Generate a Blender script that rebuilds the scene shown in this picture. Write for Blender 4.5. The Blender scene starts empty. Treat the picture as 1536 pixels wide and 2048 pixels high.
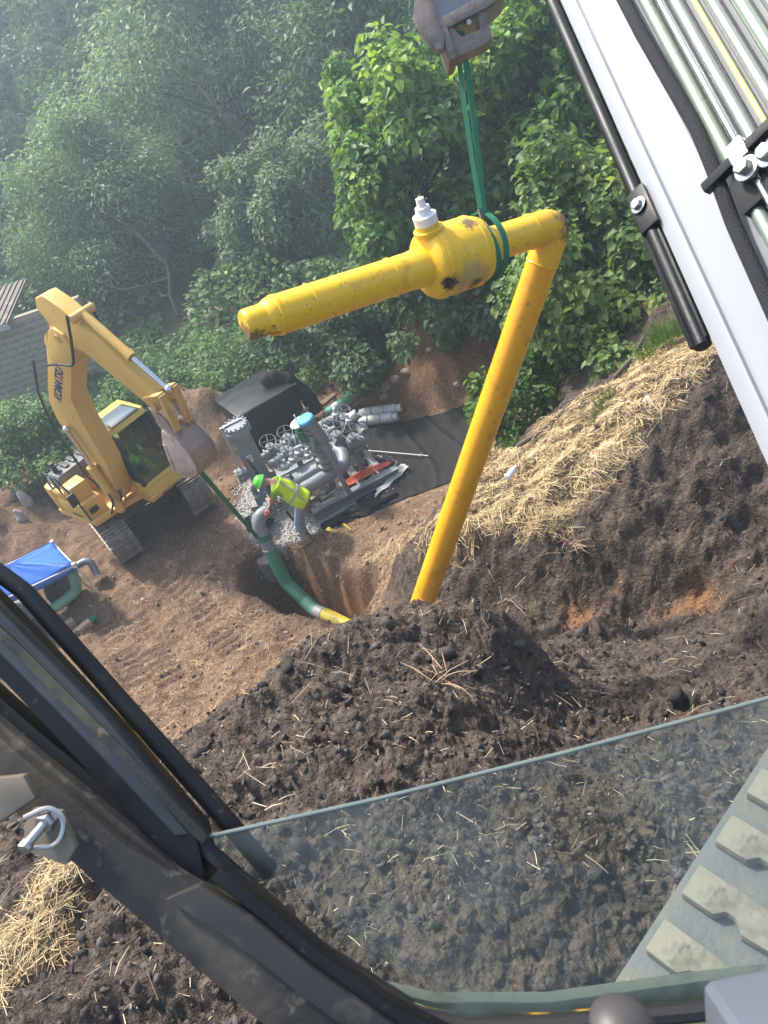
import bpy, bmesh, math, random
import numpy as np
from mathutils import Vector, Matrix
random.seed(7)
rng = np.random.default_rng(11)
scene = bpy.context.scene
COL = scene.collection

# ------------------------------------------------------------------ camera, sky, sun, exposure
PITCH, ROLL, FPX, EYE = math.radians(38), math.radians(20), 1480.0, 8.8
CF = np.array([0, math.cos(PITCH), -math.sin(PITCH)])
CR = np.array([1.0, 0, 0])
CU = np.array([0, math.sin(PITCH), math.cos(PITCH)])
CC = np.array([0, 0, EYE])
cam_d = bpy.data.cameras.new("camera")
cam = bpy.data.objects.new("camera", cam_d)
COL.objects.link(cam)
scene.camera = cam
cr, sr = math.cos(ROLL), math.sin(ROLL)
ax, ay = cr * CR - sr * CU, sr * CR + cr * CU
cam.matrix_world = Matrix(((ax[0], ay[0], -CF[0], CC[0]), (ax[1], ay[1], -CF[1], CC[1]),
                           (ax[2], ay[2], -CF[2], CC[2]), (0, 0, 0, 1)))
cam_d.sensor_fit = 'VERTICAL'
cam_d.sensor_height = 36.0
cam_d.lens = 36.0 * FPX / 2048.0
cam_d.clip_start, cam_d.clip_end = 0.05, 900
cam_d.dof.use_dof = True
cam_d.dof.focus_distance = 7.5
cam_d.dof.aperture_fstop = 11.0

SUN_EL, SUN_AZ = math.radians(52), math.radians(-38)     # azimuth measured from +y (ahead) to +x (right)
world = bpy.data.worlds.new("World")
scene.world = world
world.use_nodes = True
wn = world.node_tree
sky = wn.nodes.new("ShaderNodeTexSky")
sky.sky_type = 'NISHITA'
sky.sun_disc = False
sky.sun_elevation = SUN_EL
sky.sun_rotation = SUN_AZ
sky.air_density, sky.dust_density, sky.ozone_density = 1.0, 3.0, 1.0
wn.links.new(sky.outputs[0], wn.nodes["Background"].inputs[0])
wn.nodes["Background"].inputs[1].default_value = 0.13
sun_d = bpy.data.lights.new("sun", 'SUN')
sun_d.energy = 3.0
sun_d.angle = math.radians(5)
sun_d.color = (1.0, 0.94, 0.84)
sun = bpy.data.objects.new("sun", sun_d)
COL.objects.link(sun)
sd = Vector((math.sin(SUN_AZ) * math.cos(SUN_EL), math.cos(SUN_AZ) * math.cos(SUN_EL), math.sin(SUN_EL)))
sun.rotation_euler = sd.to_track_quat('Z', 'Y').to_euler()
sun.location = (-20, 10, 40)
vs = scene.view_settings
vs.view_transform, vs.look, vs.gamma, vs.exposure, vs.use_curve_mapping = 'Standard', 'None', 1.0, 1.45, False
scene.render.engine = 'CYCLES'
cy = scene.cycles
cy.use_denoising = True
cy.max_bounces, cy.diffuse_bounces, cy.glossy_bounces, cy.transmission_bounces = 8, 3, 2, 4
cy.transparent_max_bounces, cy.volume_bounces = 12, 1
cy.caustics_reflective = cy.caustics_refractive = False

# ------------------------------------------------------------------ geometry from the survey of the place
def ray(x, y):
    dx, dy = x - 768, y - 1024
    return CF * FPX + CR * (cr * dx - sr * dy) + CU * (-sr * dx - cr * dy)
def P(x, y, d):
    return CC + ray(x, y) * d / FPX
def G(x, y, z=0.0):
    d = ray(x, y)
    return CC + d * (z - EYE) / d[2]
def V3(a):
    return Vector((float(a[0]), float(a[1]), float(a[2])))
def lerp(a, b, t):
    return a + (b - a) * t
def smooth(e0, e1, x):
    t = np.clip((x - e0) / (e1 - e0), 0, 1)
    return t * t * (3 - 2 * t)

_pt = np.random.default_rng(3).random((256, 256))
def vnoise(x, y, seed=0):
    x = np.asarray(x) + seed * 17.31; y = np.asarray(y) + seed * 9.77
    xi, yi = np.floor(x).astype(int), np.floor(y).astype(int)
    fx, fy = x - xi, y - yi
    fx = fx * fx * (3 - 2 * fx); fy = fy * fy * (3 - 2 * fy)
    a, b = _pt[xi & 255, yi & 255], _pt[(xi + 1) & 255, yi & 255]
    c, d = _pt[xi & 255, (yi + 1) & 255], _pt[(xi + 1) & 255, (yi + 1) & 255]
    return (a + (b - a) * fx) * (1 - fy) + (c + (d - c) * fx) * fy
def fbm(x, y, octv=4, seed=0):
    s, a, t = 0, 1.0, 0
    for k in range(octv):
        s = s + a * (vnoise(x * 2 ** k, y * 2 ** k, seed + k) - .5); t += a; a *= .55
    return s / t * 2

# ------------------------------------------------------------------ tagging and mesh helpers
def tag(o, label=None, cat=None, group=None, kind=None):
    if label: o["label"] = label
    if cat: o["category"] = cat
    if group: o["group"] = group
    if kind: o["kind"] = kind
    return o
def thing(name, loc, label, cat, group=None, rz=0.0):
    o = bpy.data.objects.new(name, None)
    o.location = V3(loc); o.rotation_euler = (0, 0, rz)
    o.empty_display_size = .1
    COL.objects.link(o)
    return tag(o, label, cat, group)
def root_of(o):
    while o.parent: o = o.parent
    return o
def np_mesh(name, verts, faces, k, mat, parent=None, tint=None, smooth_=False, attrs=None):
    """faces: int array (n,k)"""
    me = bpy.data.meshes.new(name)
    verts = np.asarray(verts, dtype=np.float32); faces = np.asarray(faces, dtype=np.int32)
    n = len(faces)
    me.vertices.add(len(verts)); me.vertices.foreach_set("co", verts.ravel())
    me.loops.add(n * k); me.loops.foreach_set("vertex_index", faces.ravel())
    me.polygons.add(n)
    me.polygons.foreach_set("loop_start", np.arange(0, n * k, k, dtype=np.int32))
    me.polygons.foreach_set("loop_total", np.full(n, k, dtype=np.int32))
    if smooth_: me.polygons.foreach_set("use_smooth", np.ones(n, dtype=bool))
    if tint is not None:
        attrs = dict(attrs or {}); attrs["tint"] = tint
    for an, av in (attrs or {}).items():
        at = me.attributes.new(an, 'FLOAT_COLOR', 'POINT')
        at.data.foreach_set("color", np.asarray(av, dtype=np.float32).ravel())
    me.update(calc_edges=True)
    if mat: me.materials.append(mat)
    o = bpy.data.objects.new(name, me)
    COL.objects.link(o)
    if parent: o.parent = parent
    return o
def fillet(pts, r, n=7):
    """polyline -> polyline with rounded bends"""
    pts = [np.array(p, float) for p in pts]
    out = [pts[0]]
    for i in range(1, len(pts) - 1):
        a, b, c = pts[i - 1], pts[i], pts[i + 1]
        da, dc = a - b, c - b
        la, lc = np.linalg.norm(da), np.linalg.norm(dc)
        da, dc = da / la, dc / lc
        ang = math.acos(max(-1, min(1, float(da @ dc))))
        t = min(r / max(math.tan(ang / 2), 1e-3), la * .48, lc * .48)
        for k in range(n + 1):
            s = k / n
            p0, p1, p2 = b + da * t, b, b + dc * t
            out.append((1 - s) ** 2 * p0 + 2 * s * (1 - s) * p1 + s * s * p2)
    out.append(pts[-1])
    return out
def frame_of(d):
    d = np.array(d, float); d /= np.linalg.norm(d)
    u = np.array([0, 0, 1.0]) if abs(d[2]) < .9 else np.array([1.0, 0, 0])
    x = np.cross(u, d); x /= np.linalg.norm(x)
    return d, x, np.cross(d, x)

class MB:
    def __init__(s): s.v, s.f = [], []
    def add(s, vs_, fs):
        o = len(s.v)
        s.v += [tuple(map(float, q)) for q in vs_]
        s.f += [tuple(o + i for i in q) for q in fs]
        return s
    def box(s, c, size, R=None):
        c = np.array(c, float); h = np.array(size, float) / 2
        vv = [np.array([x, y, z]) * h for x in (-1, 1) for y in (-1, 1) for z in (-1, 1)]
        if R is not None: vv = [R @ q for q in vv]
        return s.add([c + q for q in vv], [(0, 1, 3, 2), (4, 6, 7, 5), (0, 4, 5, 1), (2, 3, 7, 6), (0, 2, 6, 4), (1, 5, 7, 3)])
    def beam(s, p0, p1, w, h, up=(0, 0, 1)):
        p0, p1 = np.array(p0, float), np.array(p1, float)
        d = p1 - p0; L = np.linalg.norm(d); d /= L
        up = np.array(up, float); x = np.cross(d, up)
        if np.linalg.norm(x) < 1e-3: x = np.cross(d, np.array([1.0, 0, 0]))
        x /= np.linalg.norm(x); z = np.cross(x, d)
        return s.box((p0 + p1) / 2, (L, w, h), np.column_stack((d, x, z)))
    def cyl(s, p0, p1, r0, r1=None, seg=16, cap=True):
        r1 = r0 if r1 is None else r1
        p0, p1 = np.array(p0, float), np.array(p1, float)
        d, x, y = frame_of(p1 - p0)
        vv = []
        for p, r in ((p0, r0), (p1, r1)):
            for k in range(seg):
                a = 2 * math.pi * k / seg
                vv.append(p + (x * math.cos(a) + y * math.sin(a)) * r)
        ff = [(k, (k + 1) % seg, seg + (k + 1) % seg, seg + k) for k in range(seg)]
        if cap: ff += [tuple(range(seg))[::-1], tuple(range(seg, 2 * seg))]
        return s.add(vv, ff)
    def lathe(s, o, axis, prof, seg=24, cap=True):
        o = np.array(o, float); d, x, y = frame_of(axis)
        vv, ff = [], []
        for t, r in prof:
            for k in range(seg):
                a = 2 * math.pi * k / seg
                vv.append(o + d * t + (x * math.cos(a) + y * math.sin(a)) * r)
        m = len(prof)
        for i in range(m - 1):
            for k in range(seg):
                ff.append((i * seg + k, i * seg + (k + 1) % seg, (i + 1) * seg + (k + 1) % seg, (i + 1) * seg + k))
        if cap: ff += [tuple(range(seg))[::-1], tuple(range((m - 1) * seg, m * seg))]
        return s.add(vv, ff)
    def tube(s, path, r, seg=10, closed=False, cap=True):
        path = [np.array(p, float) for p in path]
        n = len(path)
        rr = r if hasattr(r, '__len__') else [r] * n
        T = []
        for i in range(n):
            a = path[(i - 1) % n] if (closed or i > 0) else path[i]
            b = path[(i + 1) % n] if (closed or i < n - 1) else path[i]
            t = b - a; T.append(t / max(np.linalg.norm(t), 1e-9))
        _, x, y = frame_of(T[0])
        vv = []
        for i in range(n):
            x = x - T[i] * (x @ T[i]); x /= np.linalg.norm(x); y = np.cross(T[i], x)
            for k in range(seg):
                a = 2 * math.pi * k / seg
                vv.append(path[i] + (x * math.cos(a) + y * math.sin(a)) * rr[i])
        ff = []
        for i in range(n if closed else n - 1):
            j = (i + 1) % n
            for k in range(seg):
                ff.append((i * seg + k, i * seg + (k + 1) % seg, j * seg + (k + 1) % seg, j * seg + k))
        if cap and not closed: ff += [tuple(range(seg))[::-1], tuple(range((n - 1) * seg, n * seg))]
        return s.add(vv, ff)
    def ring(s, c, nrm, R, r, seg=24, tseg=6):
        d, x, y = frame_of(nrm); c = np.array(c, float)
        return s.tube([c + (x * math.cos(2 * math.pi * k / seg) + y * math.sin(2 * math.pi * k / seg)) * R for k in range(seg)], r, tseg, True)
    def prism(s, poly, off):
        poly = [np.array(p, float) for p in poly]; off = np.array(off, float); n = len(poly)
        return s.add(poly + [p + off for p in poly], [tuple(range(n))[::-1], tuple(range(n, 2 * n))] +
                     [(k, (k + 1) % n, n + (k + 1) % n, n + k) for k in range(n)])
    def ball(s, c, r, seg=14, rings=8, sq=(1, 1, 1)):
        c = np.array(c, float); prof = []
        vv, ff = [], []
        for i in range(rings + 1):
            p = math.pi * i / rings
            for k in range(seg):
                a = 2 * math.pi * k / seg
                vv.append(c + np.array([math.sin(p) * math.cos(a) * sq[0], math.sin(p) * math.sin(a) * sq[1], math.cos(p) * sq[2]]) * r)
        for i in range(rings):
            for k in range(seg):
                ff.append((i * seg + k, (i + 1) * seg + k, (i + 1) * seg + (k + 1) % seg, i * seg + (k + 1) % seg))
        return s.add(vv, ff)
    def grid(s, fn, nu, nv):
        vv = [fn(i / nu, j / nv) for i in range(nu + 1) for j in range(nv + 1)]
        return s.add(vv, [(i * (nv + 1) + j, (i + 1) * (nv + 1) + j, (i + 1) * (nv + 1) + j + 1, i * (nv + 1) + j + 1) for i in range(nu) for j in range(nv)])
    def build(s, name, mat, parent=None, bev=0.0, sm=True, local=False, ang=38, solid=0.0):
        vv = np.array(s.v)
        if parent is not None and not local:
            vv = vv - np.array(root_of(parent).location)
        me = bpy.data.meshes.new(name)
        me.from_pydata([tuple(q) for q in vv], [], s.f)
        bm = bmesh.new(); bm.from_mesh(me)
        bmesh.ops.remove_doubles(bm, verts=bm.verts, dist=1e-5)
        bmesh.ops.recalc_face_normals(bm, faces=bm.faces)
        if bev > 0:
            es = [e for e in bm.edges if len(e.link_faces) == 2 and e.calc_face_angle(0) > math.radians(40)]
            try: bmesh.ops.bevel(bm, geom=es, offset=bev, segments=2, affect='EDGES', clamp_overlap=True, profile=.6)
            except Exception: pass
        bm.to_mesh(me); bm.free()
        if sm:
            me.polygons.foreach_set("use_smooth", [True] * len(me.polygons))
            me.set_sharp_from_angle(angle=math.radians(ang))
        me.update()
        if mat: me.materials.append(mat)
        o = bpy.data.objects.new(name, me)
        COL.objects.link(o)
        if parent is not None: o.parent = parent
        if solid:
            md = o.modifiers.new("thick", 'SOLIDIFY'); md.thickness = solid; md.offset = 0
        return o
def copy_part(o, parent, loc=None, rot=None):
    c = o.copy(); COL.objects.link(c); c.parent = parent
    if loc is not None: c.location = V3(loc)
    if rot is not None: c.rotation_euler = rot
    return c
def text_mesh(name, body, size, mat, parent, M4, ext=.003):
    cu = bpy.data.curves.new(name, 'FONT'); cu.body = body; cu.size = size; cu.extrude = ext
    cu.align_x = cu.align_y = 'CENTER'; cu.offset = size * .022
    t = bpy.data.objects.new(name, cu); COL.objects.link(t)
    bpy.context.view_layer.update()
    me = bpy.data.meshes.new_from_object(t.evaluated_get(bpy.context.evaluated_depsgraph_get()))
    bpy.data.objects.remove(t)
    me.transform(M4); me.materials.clear(); me.materials.append(mat)
    o = bpy.data.objects.new(name, me); COL.objects.link(o); o.parent = parent
    return o

# ------------------------------------------------------------------ materials
def new_mat(name):
    m = bpy.data.materials.new(name); m.use_nodes = True
    nt = m.node_tree
    return m, nt, nt.nodes["Principled BSDF"]
def nd(nt, t, **kw):
    n = nt.nodes.new("ShaderNode" + t)
    for k, v in kw.items(): setattr(n, k, v)
    return n
def noise_n(nt, vec, scale, detail=4, rough=.55):
    n = nd(nt, "TexNoise"); n.inputs["Scale"].default_value = scale
    n.inputs["Detail"].default_value = detail; n.inputs["Roughness"].default_value = rough
    if vec is not None: nt.links.new(vec, n.inputs["Vector"])
    return n.outputs["Fac"]
def rng_n(nt, v, a, b, c=0.0, d=1.0):
    n = nd(nt, "MapRange"); nt.links.new(v, n.inputs[0])
    for i, q in enumerate((a, b, c, d)): n.inputs[1 + i].default_value = q
    return n.outputs[0]
def mix_n(nt, fac, a, b, blend='MIX'):
    n = nd(nt, "Mix", data_type='RGBA', blend_type=blend)
    if isinstance(fac, (int, float)): n.inputs["Factor"].default_value = fac
    else: nt.links.new(fac, n.inputs["Factor"])
    for q, i in ((a, 6), (b, 7)):
        if isinstance(q, (tuple, list)): n.inputs[i].default_value = (*q[:3], 1)
        else: nt.links.new(q, n.inputs[i])
    return n.outputs[2]
def bump_n(nt, bs, h, strength, dist=.02):
    b = nd(nt, "Bump"); b.inputs["Strength"].default_value = strength; b.inputs["Distance"].default_value = dist
    nt.links.new(h, b.inputs["Height"]); nt.links.new(b.outputs[0], bs.inputs["Normal"])
def mat(name, col, rough=.55, metal=0.0, var=.15, scale=5.0, dirt=None, bump=0.0, bscale=60, spec=.4, coat=0.0, stretch=None, spots=None):
    """dirt = list of (colour, low, high, scale)"""
    m, nt, bs = new_mat(name)
    tc = nd(nt, "TexCoord").outputs["Object"]
    if stretch:
        mp = nd(nt, "Mapping"); mp.inputs["Scale"].default_value = stretch
        nt.links.new(tc, mp.inputs[0]); tc = mp.outputs[0]
    n1 = noise_n(nt, tc, scale)
    c = mix_n(nt, n1, tuple(max(0, q * (1 - var)) for q in col), tuple(min(1, q * (1 + var)) for q in col))
    for dc, lo, hi, sc_ in (dirt or []):
        c = mix_n(nt, rng_n(nt, noise_n(nt, tc, sc_, 6, .62), lo, hi), c, dc)
    for pt, r_, sc_, sc2 in (spots or []):                # (place on the thing, reach, stain colour, grain)
        vm = nd(nt, "VectorMath", operation='DISTANCE'); nt.links.new(tc, vm.inputs[0]); vm.inputs[1].default_value = tuple(float(q) for q in pt)
        mm = nd(nt, "Math", operation='MULTIPLY'); nt.links.new(rng_n(nt, vm.outputs["Value"], r_ * .25, r_, 1, 0), mm.inputs[0]); mm.inputs[1].default_value = .55
        ad = nd(nt, "Math", operation='ADD'); nt.links.new(mm.outputs[0], ad.inputs[0]); nt.links.new(noise_n(nt, tc, sc2, 6, .65), ad.inputs[1])
        c = mix_n(nt, rng_n(nt, ad.outputs[0], .72, .92), c, sc_)
    nt.links.new(c, bs.inputs["Base Color"])
    nt.links.new(rng_n(nt, n1, .3, .7, max(.02, rough - .08), min(1, rough + .08)), bs.inputs["Roughness"])
    bs.inputs["Metallic"].default_value = metal
    bs.inputs["Specular IOR Level"].default_value = spec
    bs.inputs["Coat Weight"].default_value = coat
    if bump: bump_n(nt, bs, noise_n(nt, tc, bscale, 5), bump)
    return m
MUD = (.10, .075, .055)
def leaf_mat(name, dark, light, young=None, trans=.45):
    m, nt, bs = new_mat(name)
    at = nd(nt, "Attribute", attribute_name="tint")
    sp = nd(nt, "SeparateColor"); nt.links.new(at.outputs["Color"], sp.inputs[0])
    c = mix_n(nt, sp.outputs[0], dark, light)
    if young: c = mix_n(nt, sp.outputs[1], c, young)
    nt.links.new(c, bs.inputs["Base Color"])
    bs.inputs["Roughness"].default_value = .5
    bs.inputs["Specular IOR Level"].default_value = .35
    tr = nd(nt, "BsdfTranslucent")
    nt.links.new(mix_n(nt, 1.0, c, (1.0, 1.05, .55), 'MULTIPLY'), tr.inputs[0])
    mx = nd(nt, "MixShader"); mx.inputs[0].default_value = trans
    nt.links.new(bs.outputs[0], mx.inputs[1]); nt.links.new(tr.outputs[0], mx.inputs[2])
    nt.links.new(mx.outputs[0], nt.nodes["Material Output"].inputs[0])
    return m
def tint_mat(name, a, b, rough=.8, bump=0):
    m, nt, bs = new_mat(name)
    at = nd(nt, "Attribute", attribute_name="tint")
    sp = nd(nt, "SeparateColor"); nt.links.new(at.outputs["Color"], sp.inputs[0])
    nt.links.new(mix_n(nt, sp.outputs[0], a, b), bs.inputs["Base Color"])
    bs.inputs["Roughness"].default_value = rough; bs.inputs["Specular IOR Level"].default_value = .25
    if bump: bump_n(nt, bs, noise_n(nt, nd(nt, "TexCoord").outputs["Object"], 70, 4), bump)
    return m
# ------------------------------------------------------------------ the terrain
S0 = np.array([-1.29, 11.80, 0.0]); SU = np.array([.971, .24, 0]); SV = np.array([-.24, .971, 0])
def S(u, v, z=0.0):                                   # frame of the pipe station
    return S0 + SU * u + SV * v + np.array([0, 0, z])
def sdist(x, y, poly):
    """signed distance to a polygon, negative inside"""
    x, y = np.asarray(x, float), np.asarray(y, float)
    d = np.full(x.shape, 1e9); inside = np.zeros(x.shape, bool)
    n = len(poly)
    for i in range(n):
        ax_, ay_ = poly[i][0], poly[i][1]; bx_, by_ = poly[(i + 1) % n][0], poly[(i + 1) % n][1]
        ex, ey = bx_ - ax_, by_ - ay_
        t = np.clip(((x - ax_) * ex + (y - ay_) * ey) / (ex * ex + ey * ey + 1e-12), 0, 1)
        d = np.minimum(d, np.hypot(x - ax_ - ex * t, y - ay_ - ey * t))
        cond = ((ay_ > y) != (by_ > y)) & (x < (bx_ - ax_) * (y - ay_) / (by_ - ay_ + 1e-12) + ax_)
        inside ^= cond
    return np.where(inside, -d, d)
def segd(x, y, a, b):
    ex, ey = b[0] - a[0], b[1] - a[1]; L = math.hypot(ex, ey)
    t = np.clip(((x - a[0]) * ex + (y - a[1]) * ey) / (L * L), 0, 1)
    return np.hypot(x - a[0] - ex * t, y - a[1] - ey * t), t * L

ctrl = [P(*q) for q in [
    # near crest of the dark spoil mound
    (850, 1190, 5.5), (940, 1200, 5.4), (1010, 1235, 5.2), (700, 1232, 5.3), (620, 1270, 5.1), (480, 1400, 4.8), (400, 1490, 4.6),
    # the mound's near side and the bench below the cab
    (800, 1400, 4.6), (960, 1450, 4.3), (600, 1550, 4.1), (700, 1330, 4.9), (900, 1330, 4.9), (1000, 1800, 3.3), (1300, 1650, 3.6),
    (200, 1900, 3.5), (100, 1750, 4.0), (50, 1650, 4.4), (500, 1750, 3.6),
    # floor of the cut to the right
    (1070, 1330, 5.9), (1180, 1330, 6.2), (1320, 1330, 6.2), (1536, 1240, 6.4), (1280, 1430, 5.2), (1470, 1380, 5.3), (1120, 1440, 4.9), (1180, 1540, 4.3),
    # foot of the cut face
    (900, 1195, 9.05), (1000, 1215, 8.75), (1100, 1225, 8.45), (1250, 1240, 8.0), (1400, 1180, 7.75), (1536, 1075, 7.6), (1650, 1000, 7.5),
    # top of the face
    (870, 1075, 9.1), (960, 1060, 8.7), (1080, 1035, 8.3), (1180, 960, 8.25), (1250, 890, 8.15), (1350, 780, 8.1), (1440, 690, 8.1), (1536, 620, 8.1), (1200, 1080, 8.1), (1380, 960, 7.85),
    # straw bank, upper edge
    (960, 930, 10.3), (1100, 850, 10.1), (1250, 755, 9.6), (1400, 660, 9.0), (1050, 960, 9.3),
    # shoulder beside the pit
    (850, 1080, 9.6), (800, 1120, 9.9),
]]
ctrl += [G(*q) for q in [
    (700, 1090, 0), (780, 1010, .1), (880, 1000, .45), (760, 1130, .55), (830, 1040, .9), (720, 1190, .3),
    (620, 1075, 0), (540, 1085, 0), (460, 1130, 0), (440, 1200, 0), (560, 1250, .25),
    (400, 1070, 0), (250, 1150, 0), (165, 1040, 0), (300, 1000, 0), (300, 1300, .15), (200, 1250, 0), (250, 1400, .6), (340, 1470, 1.0), (150, 1380, .7),
    (450, 1330, .35), (470, 1390, .8), (400, 1380, .5), (30, 1250, 0), (60, 1130, 0), (-150, 1200, 0),
    (500, 970, 0), (640, 1020, 0), (790, 945, 0), (900, 950, 0), (950, 845, 0), (760, 840, 0), (620, 880, 0), (530, 880, 0),
    (0, 900, 0), (100, 850, 0), (0, 780, 0), (240, 750, 0), (400, 780, 0), (560, 740, 0), (660, 760, 0)]]
ctrl += [np.array(q, float) for q in [
    (0, 0, 5.35), (0, -6, 5.3), (-4, 0, 5.3), (4, 0, 5.1), (6, 2.5, 4.9), (-6, -4, 5.2), (6, -6, 5.2), (-5, 3.0, 4.9), (-8, 2.5, 4.8), (-12, 2, 4.8), (-12, -8, 5), (12, -8, 6), (12, 2, 6.5),
    (-4.2, 5.4, 2.2), (-6, 5.8, 1.6), (-9, 6.5, 1.2), (-2.6, 5.0, 2.6), (-1.4, 5.6, 1.9), (-0.3, 5.3, 2.5), (-3.0, 6.8, .8), (-1.4, 7.2, .8), (-.5, 6.6, 1.7), (.2, 5.0, 3.1),
    (-1.6, 8.3, .35), (-.6, 8.2, .7),
    (2.4, 10.8, .7), (1.2, 9.6, .7), (3.4, 9.9, 2.0), (4.3, 9.6, 3.2), (4.6, 11.5, 2.6), (3.2, 12.5, .6), (5.6, 8.4, 4.7), (7, 10, 5.2), (7, 14, 4.0), (4.2, 15, .9), (10, 12, 7), (10, 20, 6),
    (-9, 10, 0), (-14, 12, .5), (-9, 16, 0), (-14, 22, 0), (-10, 27, 0), (-5, 23, .1), (0, 20, 0.2), (4, 20, 1.2), (8, 26, 6), (2, 26, 2.2), (-3, 28, 1.6), (-10, 33, 1.8), (-16, 32, 1.5), (4, 34, 6), (-4, 36, 4.2)]]
ctrl = np.array(ctrl)
def _phi(r): return r
_cx, _cy = ctrl[:, 0], ctrl[:, 1]
_A = np.hypot(_cx[:, None] - _cx[None], _cy[:, None] - _cy[None]) - 1e-3 * np.eye(len(ctrl))
_n = len(ctrl)
_B = np.zeros((_n + 3, _n + 3)); _B[:_n, :_n] = -_A
_B[:_n, _n] = 1; _B[:_n, _n + 1] = _cx; _B[:_n, _n + 2] = _cy; _B[_n:, :_n] = _B[:_n, _n:].T
_w = np.linalg.solve(_B, np.concatenate([ctrl[:, 2], [0, 0, 0]]))
PIT = [np.array([-2.45, 11.0]), np.array([-1.75, 10.05]), np.array([-1.0, 9.25])]
PILES = [(-3.05, 16.2, 1.75, 1.7), (-4.0, 16.9, 1.3, 1.2), (2.35, 15.7, 1.9, 2.1), (3.6, 15.6, 1.9, 2.5), (1.6, 17.3, 1.5, 1.2), (-8.4, 15.2, 1.6, 1.0), (-9.8, 14.6, 1.8, 1.2), (-7.5, 12.6, .9, .45)]
GRAVEL = [S(*q)[:2] for q in [(-1.25, .25), (-.6, -.28), (.3, -.42), (1.05, -.46), (2.05, -.06), (2.15, .3), (1.8, 1.5), (.8, 2.3), (-.9, 2.5), (-1.35, 1.4)]]
STRAW = [P(*q)[:2] for q in [(850, 1085, 9.3), (960, 1068, 8.75), (1080, 1045, 8.35), (1180, 960, 8.1), (1250, 890, 8.0), (1350, 775, 7.95), (1445, 690, 8.0)]] + \
        [P(*q)[:2] for q in [(1470, 640, 8.9), (1330, 690, 9.4), (1250, 745, 9.8), (1100, 840, 10.2), (950, 925, 10.4), (900, 1010, 9.9)]]
TREADS = [[G(205, 1235, 0), G(240, 1300, .1), G(285, 1370, .4)], [G(330, 1150, 0), G(390, 1190, 0), G(430, 1250, .1), G(470, 1300, .3)],
          [G(262, 1225, 0), G(300, 1290, .15), G(345, 1360, .5)]]
def h_base(x, y):
    x, y = np.asarray(x, float), np.asarray(y, float)
    sh = x.shape; x, y = x.ravel(), y.ravel()
    z = np.empty_like(x)
    for i in range(0, len(x), 40000):
        a, b = x[i:i + 40000], y[i:i + 40000]
        r = np.hypot(a[:, None] - _cx, b[:, None] - _cy)
        z[i:i + 40000] = -(r @ _w[:_n]) + _w[_n] + _w[_n + 1] * a + _w[_n + 2] * b
    rho = np.hypot(x, y)
    far = 0.30 * np.clip(y - 23, 0, 60) + .22 * np.clip(np.abs(x + 2) - 12, 0, 60) + 5 * smooth(0, -20, y) + 2.2 * fbm(x * .06, y * .06, 3, 5)
    far = np.clip(far, -1, 26)
    t = smooth(22, 34, rho) + (1 - smooth(22, 34, rho)) * smooth(9, 16, -y)
    z = z * (1 - t) + far * t
    return z.reshape(sh)
def pit_d(x, y):
    d1, _ = segd(x, y, PIT[0], PIT[1]); d2, _ = segd(x, y, PIT[1], PIT[2])
    return np.minimum(d1 - .68, d2 - .60)
def h_mid(x, y):
    z = h_base(x, y)
    wob = .12 * fbm(x * 1.7, y * 1.7, 3, 2)
    d = pit_d(x, y) + wob
    z = z - 1.55 * smooth(.06, -.34, d) - .10 * smooth(.5, .05, d)
    for k, (px_, py_, pr, ph) in enumerate(PILES):
        q = np.hypot(x - px_, (y - py_) * 1.1) / pr + .22 * fbm(x * .9, y * .9, 3, 7 + k)
        z = z + ph * np.clip(1 - q, 0, 1) ** 1.15
    return z
def zones(x, y):
    """straw, clay, gravel, red, forest in 0..1"""
    z = h_base(x, y)
    nz = fbm(x * .8, y * .8, 4, 21); nf = fbm(x * 3.5, y * 3.5, 3, 31)
    st = smooth(.22, -.18, sdist(x, y, STRAW) + .30 * nz + .22 * nf)
    # thin straw on the brown shoulder beside the pit
    sh, _ = segd(x, y, G(700, 1110, .3), G(850, 1075, 1.2)); st = np.maximum(st, .55 * smooth(.75, .1, sh + .5 * nf))
    for q, r_ in (((490, 1275, .3), .28), ((430, 1460, .9), .25), ((560, 1310, .6), .5), ((395, 1330, .4), .4)):
        c = G(*q); st = np.maximum(st, .6 * smooth(r_, 0, np.hypot(x - c[0], y - c[1]) + .35 * nf))
    for q in ((40, 1880, 3.5), (110, 1790, 3.8), (150, 1730, 4.0), (185, 1370, 11.5), (60, 1830, 3.6)):
        c = P(*q); st = np.maximum(st, .9 * smooth(.27, .03, np.hypot(x - c[0], y - c[1]) + .25 * nf))
    dark = smooth(1.2, 2.1, z + .55 * nz) * smooth(13, 10, y)
    clay = 1 - dark
    gr = smooth(.06, -.06, sdist(x, y, GRAVEL) + .16 * nf)
    dp = pit_d(x, y)
    st = st * smooth(-.10, .12, dp) * (.62 + .38 * smooth(-.25, .15, fbm(x * 2.3, y * 2.3, 4, 81)))
    red = smooth(.05, -.25, dp) * smooth(-2.4, -1.4, x + .3 * nz)
    for k, (px_, py_, pr, ph) in enumerate(PILES):
        if k in (2, 3, 4): red = np.maximum(red, .55 * smooth(1.1, .6, np.hypot(x - px_, y - py_) / pr))
    for q in ((1230, 1238, 7.95), (1180, 1240, 8.1), (1410, 1190, 7.7), (1330, 1215, 7.8)):
        c = P(*q); red = np.maximum(red, .75 * smooth(.34, .02, np.hypot(x - c[0], y - c[1]) + .35 * nf))
    fo = np.clip(smooth(17.3, 19.5, y - .12 * np.abs(x + 2) + 1.0 * nz) + smooth(2.2, 3.2, x - .0 * y) * smooth(9.5, 10.6, y) * smooth(17, 16, y) * smooth(3.3, 4.4, x), 0, 1)
    return st, clay, gr, red, fo
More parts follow.
